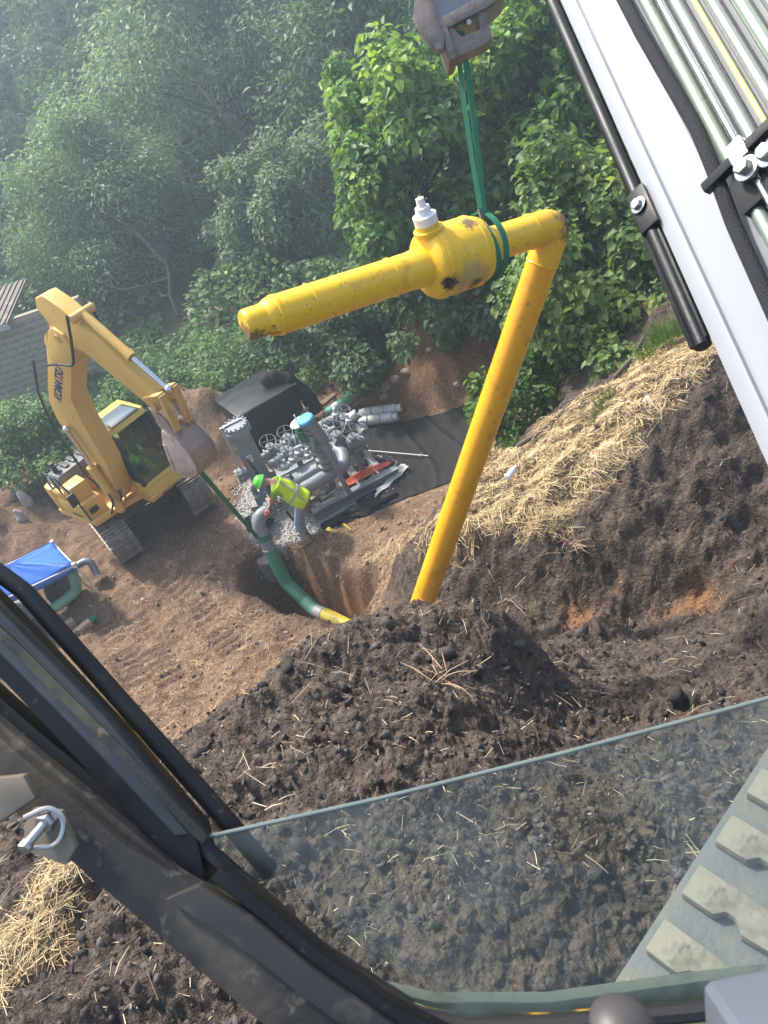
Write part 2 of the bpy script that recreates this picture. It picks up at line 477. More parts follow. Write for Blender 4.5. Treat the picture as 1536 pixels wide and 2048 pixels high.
def h_full(x, y, z=None):
    z = h_mid(x, y) if z is None else z
    st, clay, gr, red, fo = zones(x, y)
    rough = (1 - .85 * gr) * (1 - .45 * fo)
    d = .16 * fbm(x * 1.1, y * 1.1, 3, 1) * rough
    n2 = fbm(x * 4.2, y * 4.2, 4, 4)
    d += (.15 * (1 - clay) + .11 * clay) * n2 * rough + .16 * (1 - clay) * fbm(x * 2.1, y * 2.1, 3, 44) * smooth(4.3, 5.2, np.hypot(x, y))
    cl = np.abs(fbm(x * 9, y * 9, 3, 9))
    d += (.02 * (1 - clay) + .04 * clay) * (cl - .2) * rough * (1 - .6 * st)
    d += .065 * (1 - clay) * np.clip(fbm(x * 5.3 + 2.5 * n2, y * 5.3 - 2 * n2, 5, 61), -.1, 1) * rough
    d -= .034 * (1 - clay) * smooth(.075, 0, np.abs(fbm(x * 3.1 + n2, y * 3.1, 3, 71))) * rough + .016 * (1 - clay) * smooth(.09, 0, np.abs(fbm(x * 7.7, y * 7.7 + n2, 3, 72))) * rough
    fl = fbm(x * 26, y * 26, 2, 14)
    d += (.020 * (1 - clay) + .020 * clay) * fl * smooth(16, 8, np.hypot(x, y))
    d += .02 * st * fbm(x * 14, y * 14, 2, 15)
    flat = np.clip(smooth(.35, -.15, sdist(x, y, GRAVEL)) + smooth(.5, -.2, sdist(x, y, FABRIC)), 0, 1)
    d = d * (1 - .9 * flat)
    for path in TREADS:
        s0 = 0
        for a, b in zip(path[:-1], path[1:]):
            dd, s_ = segd(x, y, a, b)
            m = smooth(.27, .20, dd)
            d = d * (1 - .75 * m) + m * (-.085 + .048 * np.sin(2 * math.pi * (s_ + s0) / .25))
            s0 += math.hypot(b[0] - a[0], b[1] - a[1])
    return z + d
FABRIC = [S(*q)[:2] for q in [(1.15, 2.75), (3.1, 2.45), (4.2, .9), (3.9, -.2), (3.0, -1.25), (2.1, -1.15), (.55, -.62), (1.2, .5)]]

th = np.concatenate([np.linspace(-62, 58, 540), np.linspace(58, 298, 70)[1:-1]]) * math.pi / 180
rr = np.concatenate([np.geomspace(.05, .9, 10)[:-1], np.geomspace(.9, 4.0, 215)[:-1], np.geomspace(4.0, 20, 330)[:-1], np.geomspace(20, 45, 40)[:-1], np.geomspace(45, 400, 14)])
TH, RR = np.meshgrid(th, rr, indexing='ij')
gx, gy = RR * np.sin(TH), RR * np.cos(TH)
gz = h_full(gx, gy)
nth, nr = gx.shape
idx = np.arange(nth * nr).reshape(nth, nr)
ia, ib = idx, np.roll(idx, -1, axis=0)
quads = np.stack([ia[:, :-1], ib[:, :-1], ib[:, 1:], ia[:, 1:]], -1).reshape(-1, 4)
gv = np.stack([gx.ravel(), gy.ravel(), gz.ravel()], 1)
st, clay, gr, red, fo = [q.ravel() for q in zones(gx, gy)]
one = np.ones_like(st)

def ground_material():
    m, nt, bs = new_mat("soil")
    tc = nd(nt, "TexCoord").outputs["Object"]
    a1, a2 = nd(nt, "Attribute", attribute_name="zone_a"), nd(nt, "Attribute", attribute_name="zone_b")
    s1, s2 = nd(nt, "SeparateColor"), nd(nt, "SeparateColor")
    nt.links.new(a1.outputs["Color"], s1.inputs[0]); nt.links.new(a2.outputs["Color"], s2.inputs[0])
    n_big, n_mid, n_fin = noise_n(nt, tc, 1.3, 5), noise_n(nt, tc, 9, 5, .6), noise_n(nt, tc, 55, 4, .6)
    dark = mix_n(nt, rng_n(nt, n_mid, .3, .7), (.050, .039, .033), (.135, .106, .088))
    dark = mix_n(nt, rng_n(nt, n_big, .52, .72), dark, (.120, .092, .070))
    cl = mix_n(nt, rng_n(nt, n_mid, .3, .7), (.140, .088, .056), (.285, .190, .128))
    cl = mix_n(nt, rng_n(nt, n_big, .46, .66), cl, (.150, .096, .064))
    cl = mix_n(nt, rng_n(nt, n_fin, .60, .75), cl, (.36, .28, .19))
    c = mix_n(nt, s1.outputs[1], dark, cl)
    rd = mix_n(nt, n_mid, (.20, .10, .05), (.36, .19, .10))
    c = mix_n(nt, s2.outputs[0], c, rd)
    fl = mix_n(nt, n_mid, (.035, .035, .018), (.075, .07, .035))
    c = mix_n(nt, s2.outputs[1], c, fl)
    stc = mix_n(nt, n_fin, (.15, .105, .06), (.38, .275, .14))
    c = mix_n(nt, rng_n(nt, s1.outputs[0], .25, 1.0, 0, .8), c, stc)
    grc = mix_n(nt, n_fin, (.26, .25, .24), (.56, .55, .53))
    c = mix_n(nt, s1.outputs[2], c, grc)
    n_gr = noise_n(nt, tc, 21, 8, .7)
    n_vf = noise_n(nt, tc, 170, 4, .7)
    c = mix_n(nt, 1.0, c, mix_n(nt, rng_n(nt, n_vf, .35, .65), (.72, .71, .70), (1.28, 1.27, 1.25)), 'MULTIPLY')
    c = mix_n(nt, 1.0, c, mix_n(nt, rng_n(nt, n_gr, .36, .64), (.68, .67, .66), (1.34, 1.32, 1.29)), 'MULTIPLY')
    nt.links.new(c, bs.inputs["Base Color"])
    bs.inputs["Roughness"].default_value = .92; bs.inputs["Specular IOR Level"].default_value = .15
    ad = nd(nt, "Math", operation='ADD'); nt.links.new(n_mid, ad.inputs[0]); nt.links.new(n_fin, ad.inputs[1])
    ad2 = nd(nt, "Math", operation='MULTIPLY_ADD'); nt.links.new(n_vf, ad2.inputs[0]); ad2.inputs[1].default_value = .45; nt.links.new(ad.outputs[0], ad2.inputs[2])
    wv = nd(nt, "VectorMath", operation='MULTIPLY_ADD'); nz = nd(nt, "TexNoise"); nz.inputs["Scale"].default_value = 14; nt.links.new(tc, nz.inputs["Vector"])
    nt.links.new(nz.outputs["Color"], wv.inputs[0]); wv.inputs[1].default_value = (.05, .05, .05); nt.links.new(tc, wv.inputs[2])
    hs = ad2.outputs[0]
    for vs_, amp in ((24, 1.1), (62, .6)):
        vo = nd(nt, "TexVoronoi"); vo.inputs["Scale"].default_value = vs_; nt.links.new(wv.outputs[0], vo.inputs["Vector"])
        mm = nd(nt, "Math", operation='MULTIPLY_ADD'); nt.links.new(vo.outputs["Distance"], mm.inputs[0]); mm.inputs[1].default_value = -amp; nt.links.new(hs, mm.inputs[2]); hs = mm.outputs[0]
    bump_n(nt, bs, hs, .75, .032)
    return m
GROUND_M = ground_material()
me_faces = quads
ground = np_mesh("ground", gv, me_faces, 4, GROUND_M, smooth_=True,
                 attrs={"zone_a": np.stack([st, clay, gr, one], 1), "zone_b": np.stack([red, fo, one * 0, one], 1)})
ground["kind"] = "structure"

def hz(x, y):
    return float(h_full(np.array([x]), np.array([y]))[0])

def hit(px_, py_, d0=2.0, d1=60.0):
    """where a sight line first meets the ground"""
    d = np.linspace(d0, d1, 900); q = CC[None] + ray(px_, py_)[None] * (d / FPX)[:, None]
    b = q[:, 2] < h_full(q[:, 0], q[:, 1])
    return q[int(np.argmax(b))] if b.any() else q[-1]

# ------------------------------------------------------------------ loose stuff on the ground
_t = (1 + 5 ** .5) / 2
ICO_V = np.array([(-1, _t, 0), (1, _t, 0), (-1, -_t, 0), (1, -_t, 0), (0, -1, _t), (0, 1, _t), (0, -1, -_t), (0, 1, -_t), (_t, 0, -1), (_t, 0, 1), (-_t, 0, -1), (-_t, 0, 1)], float)
ICO_V /= np.linalg.norm(ICO_V[0])
ICO_F = np.array([(0, 11, 5), (0, 5, 1), (0, 1, 7), (0, 7, 10), (0, 10, 11), (1, 5, 9), (5, 11, 4), (11, 10, 2), (10, 7, 6), (7, 1, 8), (3, 9, 4), (3, 4, 2), (3, 2, 6), (3, 6, 8), (3, 8, 9), (4, 9, 5), (2, 4, 11), (6, 2, 10), (8, 6, 7), (9, 8, 1)])
def scatter_lumps(name, x, y, size, m, label, cat, sink=.25, flat=.7, smooth_=True, tint=None):
    n = len(x); z = h_full(x, y)
    R = rng.normal(size=(n, 3, 3)); Q = np.linalg.qr(R)[0]
    v = ICO_V[None] * (1 + .42 * rng.normal(size=(n, 12, 1)).clip(-1.6, 1.4)) * rng.uniform(.45, 1.35, (n, 1, 3)) * np.array([1, .85, flat])
    v = np.einsum('nij,nkj->nki', Q, v) * size[:, None, None]
    v[..., 0] += x[:, None]; v[..., 1] += y[:, None]; v[..., 2] += (z + size * (.5 - sink))[:, None]
    f = (ICO_F[None] + (np.arange(n) * 12)[:, None, None]).reshape(-1, 3)
    t = rng.random(n) if tint is None else tint
    tt = np.repeat(np.stack([t, t, t, np.ones(n)], 1), 12, 0)
    o = np_mesh(name, v.reshape(-1, 3), f, 3, m, tint=tt, smooth_=smooth_)
    return tag(o, label, cat, kind="stuff")
def in_polar(n, r0, r1, a0=-60, a1=56):
    a = np.radians(rng.uniform(a0, a1, n)); r = np.exp(rng.uniform(math.log(r0), math.log(r1), n))
    return r * np.sin(a), r * np.cos(a)
x, y = in_polar(11000, 1.5, 9.5)
stz, clz, grz, rez, foz = zones(x, y)
k = (clz < .55) & (stz < .4 + .5 * rng.random(len(x))); x, y = x[k], y[k]
scatter_lumps("soil_clods", x, y, .005 + .030 * rng.random(len(x)) ** 4, tint_mat("clod_dark", (.040, .034, .031), (.125, .107, .095), .95, .6), "loose dark clods lying on the black topsoil near the cab", "soil", .35, .6, False)
x, y = in_polar(15000, 6, 20)
stz, clz, grz, rez, foz = zones(x, y)
k = (clz > .45) & (grz < .3) & (sdist(x, y, FABRIC) > .1) & (foz < .4); x, y = x[k], y[k]
scatter_lumps("clay_crumbs", x, y, .008 + .045 * rng.random(len(x)) ** 4.5, tint_mat("clod_clay", (.11, .076, .054), (.33, .25, .18), .95, .5), "loose brown clay crumbs over the trampled work area", "soil", .35, .6, False)
x, y = in_polar(520, 2.0, 8.5)
q = zones(x, y); k = (q[1] < .5) & (q[0] < .2) & (vnoise(x * 1.3, y * 1.3, 77) > .45); x, y = x[k], y[k]
scatter_lumps("soil_clumps", x, y, .022 + .055 * rng.random(len(x)) ** 2.5, tint_mat("clump_dark", (.042, .035, .032), (.11, .094, .083), .95, .8), "larger broken lumps of dark soil on the mound and bench", "soil", .45, .55, False)
# pale pebbles
x, y = in_polar(170, 1.6, 6)
scatter_lumps("pebbles", x, y, .004 + .013 * rng.random(len(x)) ** 3, tint_mat("pebble", (.26, .24, .21), (.48, .44, .39), .8), "small pale pebbles scattered on the dark soil", "pebbles", 0.1)
# crushed stone of the pad
x0, y0 = np.array(GRAVEL).min(0), np.array(GRAVEL).max(0)
x = rng.uniform(x0[0] - .2, y0[0] + .25, 9000); y = rng.uniform(x0[1] - .2, y0[1] + .2, 9000)
k = sdist(x, y, GRAVEL) < .22 * rng.random(len(x)) ** 3; x, y = x[k], y[k]
scatter_lumps("gravel", x, y, .009 + .017 * rng.random(len(x)), tint_mat("gravel_stone", (.24, .23, .22), (.62, .61, .59), .85), "pale grey crushed stone spread under the pipe station", "gravel", .1, smooth_=False)

STRAW_M = tint_mat("straw", (.26, .18, .09), (.74, .575, .32), .7)
def blades(name, x, y, L, w, m, label, cat, up=.25, lift=.01, tints=None, seg=1):
    n = len(x); z = h_full(x, y)
    e = .06
    gxn = (h_mid(x + e, y) - h_mid(x - e, y)) / (2 * e); gyn = (h_mid(x, y + e) - h_mid(x, y - e)) / (2 * e)
    nrm = np.stack([-gxn, -gyn, np.ones(n)], 1); nrm /= np.linalg.norm(nrm, axis=1)[:, None]
    d = rng.normal(size=(n, 3)); d -= nrm * (d * nrm).sum(1)[:, None]; d /= np.linalg.norm(d, axis=1)[:, None]
    d = d + nrm * (up * rng.normal(size=n))[:, None]; d /= np.linalg.norm(d, axis=1)[:, None]
    s_ = np.cross(nrm, d); s_ /= np.linalg.norm(s_, axis=1)[:, None]
    s_ = s_ + .6 * nrm * rng.normal(size=(n, 1)); s_ /= np.linalg.norm(s_, axis=1)[:, None]
    c = np.stack([x, y, z], 1) + nrm * (lift * (.3 + rng.random(n) * 2))[:, None]
    a, b = c - d * (L / 2)[:, None], c + d * (L / 2)[:, None]
    md = c + nrm * (L * rng.uniform(-.06, .14, n))[:, None]
    sw = s_ * (w / 2)[:, None]
    v = np.stack([a - sw, a + sw, md - sw, md + sw, b - sw * .6, b + sw * .6], 1).reshape(-1, 3)
    f = (np.array([[0, 1, 3, 2], [2, 3, 5, 4]])[None] + (np.arange(n) * 6)[:, None, None]).reshape(-1, 4)
    t = rng.random(n) if tints is None else tints
    tt = np.repeat(np.stack([t, t * 0, t, np.ones(n)], 1), 6, 0)
    return tag(np_mesh(name, v, f, 4, m, tint=tt), label, cat, kind="stuff")
def straw_points(n, r0, r1, thr, a0=-55, a1=52):
    x, y = in_polar(n, r0, r1, a0, a1)
    q = zones(x, y)[0]
    k = q > thr + (1 - thr) * rng.random(n) ** 1.4
    return x[k], y[k]
x, y = straw_points(215000, 5.5, 13, .2)
print("straw", len(x))
blades("straw_mulch", x, y, rng.uniform(.06, .24, len(x)), rng.uniform(.0028, .0062, len(x)), STRAW_M, "golden straw mulch strewn over the bank beside the yellow pipe", "straw", .12, .008)
x, y = straw_points(90000, 2.2, 5.2, .2)
blades("straw_patch", x, y, rng.uniform(.05, .20, len(x)), rng.uniform(.002, .0036, len(x)), STRAW_M, "patch of straw on the dark soil below the cab pillar", "straw", .2, .01)
# dead stalks and root bits in the dark spoil
x, y = in_polar(4600, 1.5, 9)
q = zones(x, y); k = (q[1] < .6) & (rng.random(len(x)) < smooth(1.2, 3.6, np.hypot(x, y)) * .8 + .2); x, y = x[k], y[k]
blades("dead_stalks", x, y, .02 + .2 * rng.random(len(x)) ** 3, rng.uniform(.002, .0055, len(x)), tint_mat("stalk", (.16, .11, .07), (.62, .50, .34), .8), "dry stalks and root bits mixed into the dark spoil", "stalks", .35, .012)
x, y = in_polar(9000, 6.5, 13)
q = zones(x, y); k = (q[1] > .5) & (q[4] < .3) & (sdist(x, y, FABRIC) > 0) & (q[2] < .2) & (pit_d(x, y) > -.1); x, y = x[k], y[k]
blades("trampled_straw", x, y, rng.uniform(.05, .16, len(x)), rng.uniform(.004, .007, len(x)), STRAW_M, "broken straw trodden into the brown clay", "straw", .2, .006)
# ------------------------------------------------------------------ trees and shrubs
BARK = mat("bark", (.030, .025, .021), .9, var=.4, scale=8, bump=.8, bscale=30)
BARK_PALE = mat("bark_pale", (.16, .13, .10), .9, var=.35, scale=8, bump=.6, bscale=30)
def unit(a): return a / np.maximum(np.linalg.norm(a, axis=-1, keepdims=True), 1e-9)
def leaves(name, clumps, n, size, m, parent, near=False, droop=.25, young=0.0, shell=.6, upb=.7, flat=(1, 1, 1), asp=.5):
    """clumps: list of (centre, radius); leaf faces spread through each clump"""
    C_ = np.array([c for c, r in clumps], float); R_ = np.array([r for c, r in clumps], float)
    w = R_ ** 2; pick = rng.choice(len(C_), n, p=w / w.sum())
    d = unit(rng.normal(size=(n, 3)))
    rad = shell + (1 - shell) * rng.random(n) ** .6
    rad = np.where(rng.random(n) < .25, rng.random(n) * shell, rad) * (1 + .16 * rng.normal(size=n))
    p = C_[pick] + d * (R_[pick] * rad)[:, None] * np.array(flat)
    nr = unit(d * .55 + np.array([0, 0, upb]) + .45 * rng.normal(size=(n, 3)))
    t = rng.normal(size=(n, 3)) + d * .8 + np.array([0, 0, -droop * 2])
    t = unit(t - nr * (t * nr).sum(1)[:, None]); s_ = np.cross(nr, t)
    L = size * (.45 + 1.0 * rng.random(n) ** 1.4); W = L * asp * (.8 + .4 * rng.random(n))
    t_, sw, up = t * L[:, None], s_ * (W / 2)[:, None], nr * (W * .22)[:, None]
    if near:
        v = np.stack([p, p + t_ * .28 - sw + up, p + t_ * .68 - sw * .72 + up * .6, p + t_ - nr * (L * .16)[:, None], p + t_ * .68 + sw * .72 + up * .6, p + t_ * .28 + sw + up], 1)
        fc = np.array([[0, 3, 2], [0, 2, 1], [0, 4, 3], [0, 5, 4]]); nv = 6
    else:
        v = np.stack([p, p + t_ * .45 - sw + up, p + t_, p + t_ * .45 + sw + up], 1)
        fc = np.array([[0, 2, 1], [0, 3, 2]]); nv = 4
    ct = rng.random(len(C_)); yg = (rng.random(len(C_)) < young).astype(float)
    q = np.clip(.55 * ct[pick] + .45 * rng.random(n), 0, 1)
    y_ = yg[pick] * rng.random(n) * (d[:, 2] > -.2)
    tt = np.repeat(np.stack([q, y_, q * 0, np.ones(n)], 1), nv, 0)
    f = (fc[None] + (np.arange(n) * nv)[:, None, None]).reshape(-1, 3)
    v = v.reshape(-1, 3) - np.array(root_of(parent).location)
    return np_mesh(name, v, f, 3, m, parent, tint=tt)
def crown_clumps(c, rad, n, cr_=.28, low=-.8, seed=0):
    g = np.random.default_rng(seed); out = []
    c = np.array(c, float); rad = np.array(rad, float)
    while len(out) < n:
        d = g.normal(size=3); d /= np.linalg.norm(d)
        if d[2] < low: continue
        k = (.45 + .55 * g.random() ** .5) * (1 + .3 * math.sin(3 * math.atan2(d[1], d[0]) + seed) * math.cos(2.5 * d[2] + seed * 1.7) + .18 * math.sin(7 * d[0] + 5 * d[2] + seed))
        out.append((c + d * rad * k, float(rad.mean() * cr_ * (.65 + .7 * g.random()))))
    return out
def limb(a, b, r0, r1, bend=.15, n=6, seed=0):
    g = np.random.default_rng(seed); a, b = np.array(a, float), np.array(b, float)
    o = g.normal(size=3) * np.linalg.norm(b - a) * bend
    pts = [lerp(a, b, t) + o * math.sin(math.pi * t) + g.normal(size=3) * .02 * np.linalg.norm(b - a) * (0 < t < 1) for t in np.linspace(0, 1, n)]
    return pts, list(np.linspace(r0, r1, n))
def tree(name, label, cat, base, crown_c, rad, nclump, nleaf, lsize, lm, tr=.18, seed=1, group=None, near=False, droop=.25, fork=.45, young=0, cr_=.28, asp=.5, nlimb=14, low=-.85, bark=None, shell=.6, twig=True):
    base = np.array(base, float); crown_c = np.array(crown_c, float)
    t = thing(name, base, label, cat, group)
    cl = crown_clumps(crown_c, rad, nclump, cr_, low, seed)
    mb = MB()
    tops, r_ = limb(base - np.array([0, 0, .3]), crown_c + np.array([0, 0, .45 * rad[2]]), tr, tr * .22, .05, 14, seed); mb.tube(tops, r_, 10)
    mb.build("trunk", bark or BARK, t)
    for k in range(min(nlimb, len(cl))):
        m2 = MB()
        st_ = tops[min(12, 4 + int(8 * k / max(1, nlimb)) + k % 2)]
        pts, r_ = limb(st_, cl[k][0], tr * .42, tr * .07, .12, 7, seed * 50 + k); m2.tube(pts, r_, 6)
        if twig:
            for q in range(3):
                p2, rr_ = limb(pts[3 + q % 3], cl[(k * 3 + q) % len(cl)][0] * .5 + np.array(pts[-1]) * .5, tr * .14, tr * .04, .12, 5, seed * 99 + k * 5 + q)
                m2.tube(p2, rr_, 5)
        m2.build("limb", bark or BARK, t)
    leaves("crown", cl, nleaf, lsize, lm, t, near, droop, young, asp=asp, shell=shell)
    return t
def shrub(name, label, cat, clumps, nleaf, lsize, lm, seed=1, group=None, near=False, droop=.25, young=0, asp=.55, nstem=6, stem_r=.02, upb=.7, shell=.6):
    c = np.array([q[0] for q in clumps]).mean(0)
    b = np.array([c[0], c[1], hz(c[0], c[1])])
    t = thing(name, b, label, cat, group)
    for k in range(min(nstem, len(clumps))):
        m2 = MB(); cc = np.array(clumps[k][0]); bb = np.array([lerp(b[0], cc[0], .5), lerp(b[1], cc[1], .5), 0]); bb[2] = hz(bb[0], bb[1]) - .1
        pts, r_ = limb(bb, cc, stem_r, stem_r * .4, .1, 6, seed * 31 + k); m2.tube(pts, r_, 6)
        m2.build("stem", BARK, t)
    leaves("foliage", clumps, nleaf, lsize, lm, t, near, droop, young, asp=asp, upb=upb, shell=shell)
    return t

LF_LOCUST = leaf_mat("leaf_locust", (.10, .175, .08), (.30, .43, .20))
LF_ELM = leaf_mat("leaf_elm", (.095, .16, .09), (.29, .40, .22))
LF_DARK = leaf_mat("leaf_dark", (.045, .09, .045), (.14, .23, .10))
LF_MID = leaf_mat("leaf_mid", (.06, .13, .045), (.20, .33, .10))
LF_VINE = leaf_mat("leaf_vine", (.06, .135, .035), (.20, .35, .085), (.42, .58, .11))
LF_KNOT = leaf_mat("leaf_knotweed", (.085, .155, .045), (.26, .38, .11), (.42, .46, .13))
LF_GRASS = leaf_mat("leaf_grass", (.05, .11, .02), (.14, .24, .05))

# locust in the left middle ground
tree("locust_tree", "feathery light green tree leaning left behind the yellow excavator", "tree", hit(372, 690, 15), P(205, 430, 26.0), (3.1, 2.6, 3.0), 150, 54000, .165, LF_LOCUST, .11, 3, "trees on the hillside", fork=.42, cr_=.24, asp=.42, nlimb=18, droop=.35)
# big leaning tree in the centre
tree("elm_tree", "tall grey-green tree with a dark leaning trunk filling the upper middle", "tree", hit(640, 560, 20), P(470, 175, 29), (6.4, 4.2, 5.0), 260, 74000, .225, LF_ELM, .15, 5, "trees on the hillside", fork=.5, cr_=.2, asp=.4, droop=.8, nlimb=26)
tree("elm_tree", "mid-height tree whose crown hides the foot of the leaning trunk", "tree", hit(600, 600, 18), P(560, 420, 23.0), (2.3, 1.3, 1.9), 90, 28000, .18, LF_ELM, .09, 7, "trees on the hillside", cr_=.26, asp=.45, droop=.5, nlimb=8)
tree("elm_tree", "hazy pale tree crown at the top edge, left of the wide leaning tree", "tree", P(330, 420, 33), P(230, 70, 34), (4.6, 4, 4.2), 120, 42000, .245, LF_ELM, .14, 6, "trees on the hillside", cr_=.24, asp=.45, droop=.5)
tree("woodland_tree", "dark tree between the leaning tree and the grapple hook at the top edge", "tree", P(760, 520, 26), P(790, 150, 25), (3.8, 3, 4.6), 130, 40000, .25, LF_DARK, .15, 8, "trees on the hillside", cr_=.26, droop=.4)
tree("woodland_tree", "dark tree crown at the top edge right of the grapple hook", "tree", P(1060, 380, 22), P(1010, -20, 22), (3.6, 3, 3.4), 90, 26000, .25, LF_MID, .14, 9, "trees on the hillside", cr_=.28)
tree("sumac_tree", "pale feathery tree at the left edge below the overhead cable", "tree", P(60, 520, 33), P(30, 300, 33), (2.6, 2.2, 2.4), 70, 20000, .27, LF_LOCUST, .12, 12, "trees on the hillside", asp=.35)
tree("woodland_tree", "dark blue-green tree behind the overhead cable in the top left corner", "tree", P(20, 300, 42), P(0, 90, 42), (5, 4, 4.6), 80, 20000, .40, LF_DARK, .2, 13, "trees on the hillside")
tree("woodland_tree", "tree with a vine-draped top between the locust and the overhead cable", "tree", P(260, 420, 31), P(190, 250, 31), (2.6, 2.2, 1.9), 80, 22000, .26, LF_MID, .1, 15, "trees on the hillside", droop=.5)
tree("woodland_tree", "dark tree low on the left edge above the block building", "tree", P(-10, 640, 33), P(10, 520, 31), (3.0, 2.2, 2.2), 70, 22000, .26, LF_MID, .1, 17, "trees on the hillside")
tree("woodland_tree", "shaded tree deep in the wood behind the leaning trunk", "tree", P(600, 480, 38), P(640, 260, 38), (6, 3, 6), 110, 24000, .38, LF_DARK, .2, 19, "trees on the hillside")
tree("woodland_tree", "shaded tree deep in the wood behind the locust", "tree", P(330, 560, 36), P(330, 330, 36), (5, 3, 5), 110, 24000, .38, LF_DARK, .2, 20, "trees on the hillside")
# distant wood that reads as one mass
wood = thing("distant_wood", (0, 48, hz(0, 48)), "continuous dark wood on the slope behind all single trees", "wood"); wood["kind"] = "stuff"
cl = []
for i in range(420):
    a, r = math.radians(rng.uniform(-62, 62)), rng.uniform(42, 72)
    xx, yy = r * math.sin(a), r * math.cos(a); zz = hz(xx, yy)
    cl.append((np.array([xx, yy, zz + rng.uniform(1, 12)]), rng.uniform(2.0, 3.6)))
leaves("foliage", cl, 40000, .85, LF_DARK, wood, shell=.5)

# knee-high ivy and brambles covering the wood's floor
n = 100000
a_ = np.radians(rng.uniform(-46, 40, n)); r_ = np.exp(rng.uniform(math.log(15), math.log(44), n)); x, y = r_ * np.sin(a_), r_ * np.cos(a_)
fo_ = zones(x, y)[4]; k = (fo_ > rng.random(n)) & ~((np.abs(x + 3.6) < 1.2) & (np.abs(y - 25) < 1.6)); x, y = x[k], y[k]; n = len(x)
z = h_mid(x, y) + np.where((x < -3.5) & (y < 25) & (x > -16), .3, 1.0) * (.15 + 1.5 * np.clip(fbm(x * .55, y * .55, 3, 41) + .25, 0, 1)) * rng.random(n) ** .5
d = unit(rng.normal(size=(n, 3))); nr_ = unit(.6 * d + np.array([0, -.25, .8])); t_ = unit(np.cross(nr_, d)); s_ = np.cross(nr_, t_)
L_ = (.16 + .12 * rng.random(n)) * np.clip(r_[k] / 24, .7, 1.6); p_ = np.stack([x, y, z], 1)
t_, s_, u_ = t_ * L_[:, None], s_ * (L_ * .38)[:, None], nr_ * (L_ * .1)[:, None]
v_ = np.stack([p_, p_ + t_ * .45 - s_ + u_, p_ + t_, p_ + t_ * .45 + s_ + u_], 1).reshape(-1, 3)
f_ = (np.array([[0, 2, 1], [0, 3, 2]])[None] + (np.arange(n) * 4)[:, None, None]).reshape(-1, 3)
q_ = np.clip(.5 + .8 * fbm(x * .8, y * .8, 3, 51) + .3 * (rng.random(n) - .5), 0, 1)
print("ground cover", n)
tag(np_mesh("ground_cover", v_, f_, 3, LF_MID, tint=np.repeat(np.stack([q_, q_ * 0, q_, np.ones(n)], 1), 4, 0)), "ivy and bramble ground cover over the wooded slope", "ground cover", kind="stuff")

# catalpa and vines behind the hanging pipe
def blob(px_, r_, n, cr_, seed, low=-.9):
    return crown_clumps(P(*px_), r_, n, cr_, low, seed)
tree("catalpa_tree", "bright broad-leaved tree hung with vines left of the green lifting sling", "tree", P(900, 640, 15.5), P(835, 330, 14.5), (1.75, 1.6, 1.9), 85, 15000, .17, LF_VINE, .09, 22, "trees on the hillside", near=True, young=.28, cr_=.22, low=-1, asp=.72, droop=.5)
tree("catalpa_tree", "tall vine-covered tree between the lifting sling and the white boom", "tree", P(1100, 560, 14.0), P(1085, 200, 14.0), (1.5, 1.5, 2.4), 90, 15500, .18, LF_VINE, .09, 23, "trees on the hillside", near=True, young=.22, cr_=.24, low=-1, asp=.72, droop=.5)
tree("catalpa_tree", "narrow leafy vine spire left of the catalpa tops", "tree", P(730, 420, 15.5), P(712, 255, 15.2), (.5, .5, 1.15), 22, 3000, .17, LF_VINE, .04, 24, "trees on the hillside", near=True, young=.5, cr_=.4, low=-1, asp=.7)
shrub("knotweed_shrub", "dense heart-leaved shrub right of the pipe elbow beside the white boom", "shrub", blob((1215, 500, 11.2), (1.35, 1.1, 1.45), 70, .26, 31), 13500, .13, LF_KNOT, 31, "shrubs along the bank", True, young=.2, asp=.75, nstem=14)
shrub("knotweed_shrub", "yellowing knotweed drooping over the straw bank top", "shrub", blob((1265, 650, 10.4), (.95, .8, .55), 34, .34, 32), 4200, .115, LF_KNOT, 32, "shrubs along the bank", True, young=.45, asp=.75, nstem=10)
shrub("knotweed_shrub", "leafy shrub just right of the yellow pipe leg under its elbow", "shrub", blob((1120, 650, 12.2), (.9, .9, 1.0), 44, .3, 33), 6000, .13, LF_KNOT, 33, "shrubs along the bank", True, young=.12, asp=.75, nstem=10)
shrub("bank_plant", "low bright green leaves at the foot of the straw slope beside the pipe", "plant", blob((1035, 810, 12.0), (.75, .7, .5), 26, .34, 34), 3600, .10, LF_GRASS, 34, "shrubs along the bank", True, asp=.65)
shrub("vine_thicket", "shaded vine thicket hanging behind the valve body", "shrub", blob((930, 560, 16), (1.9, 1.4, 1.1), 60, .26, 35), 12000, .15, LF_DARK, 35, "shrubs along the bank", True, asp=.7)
shrub("vine_thicket", "dark hanging vines left of the valve under the catalpa", "shrub", blob((780, 640, 17.5), (2.2, 1.4, 1.0), 60, .26, 36), 12000, .15, LF_DARK, 36, "shrubs along the bank", True, asp=.7)
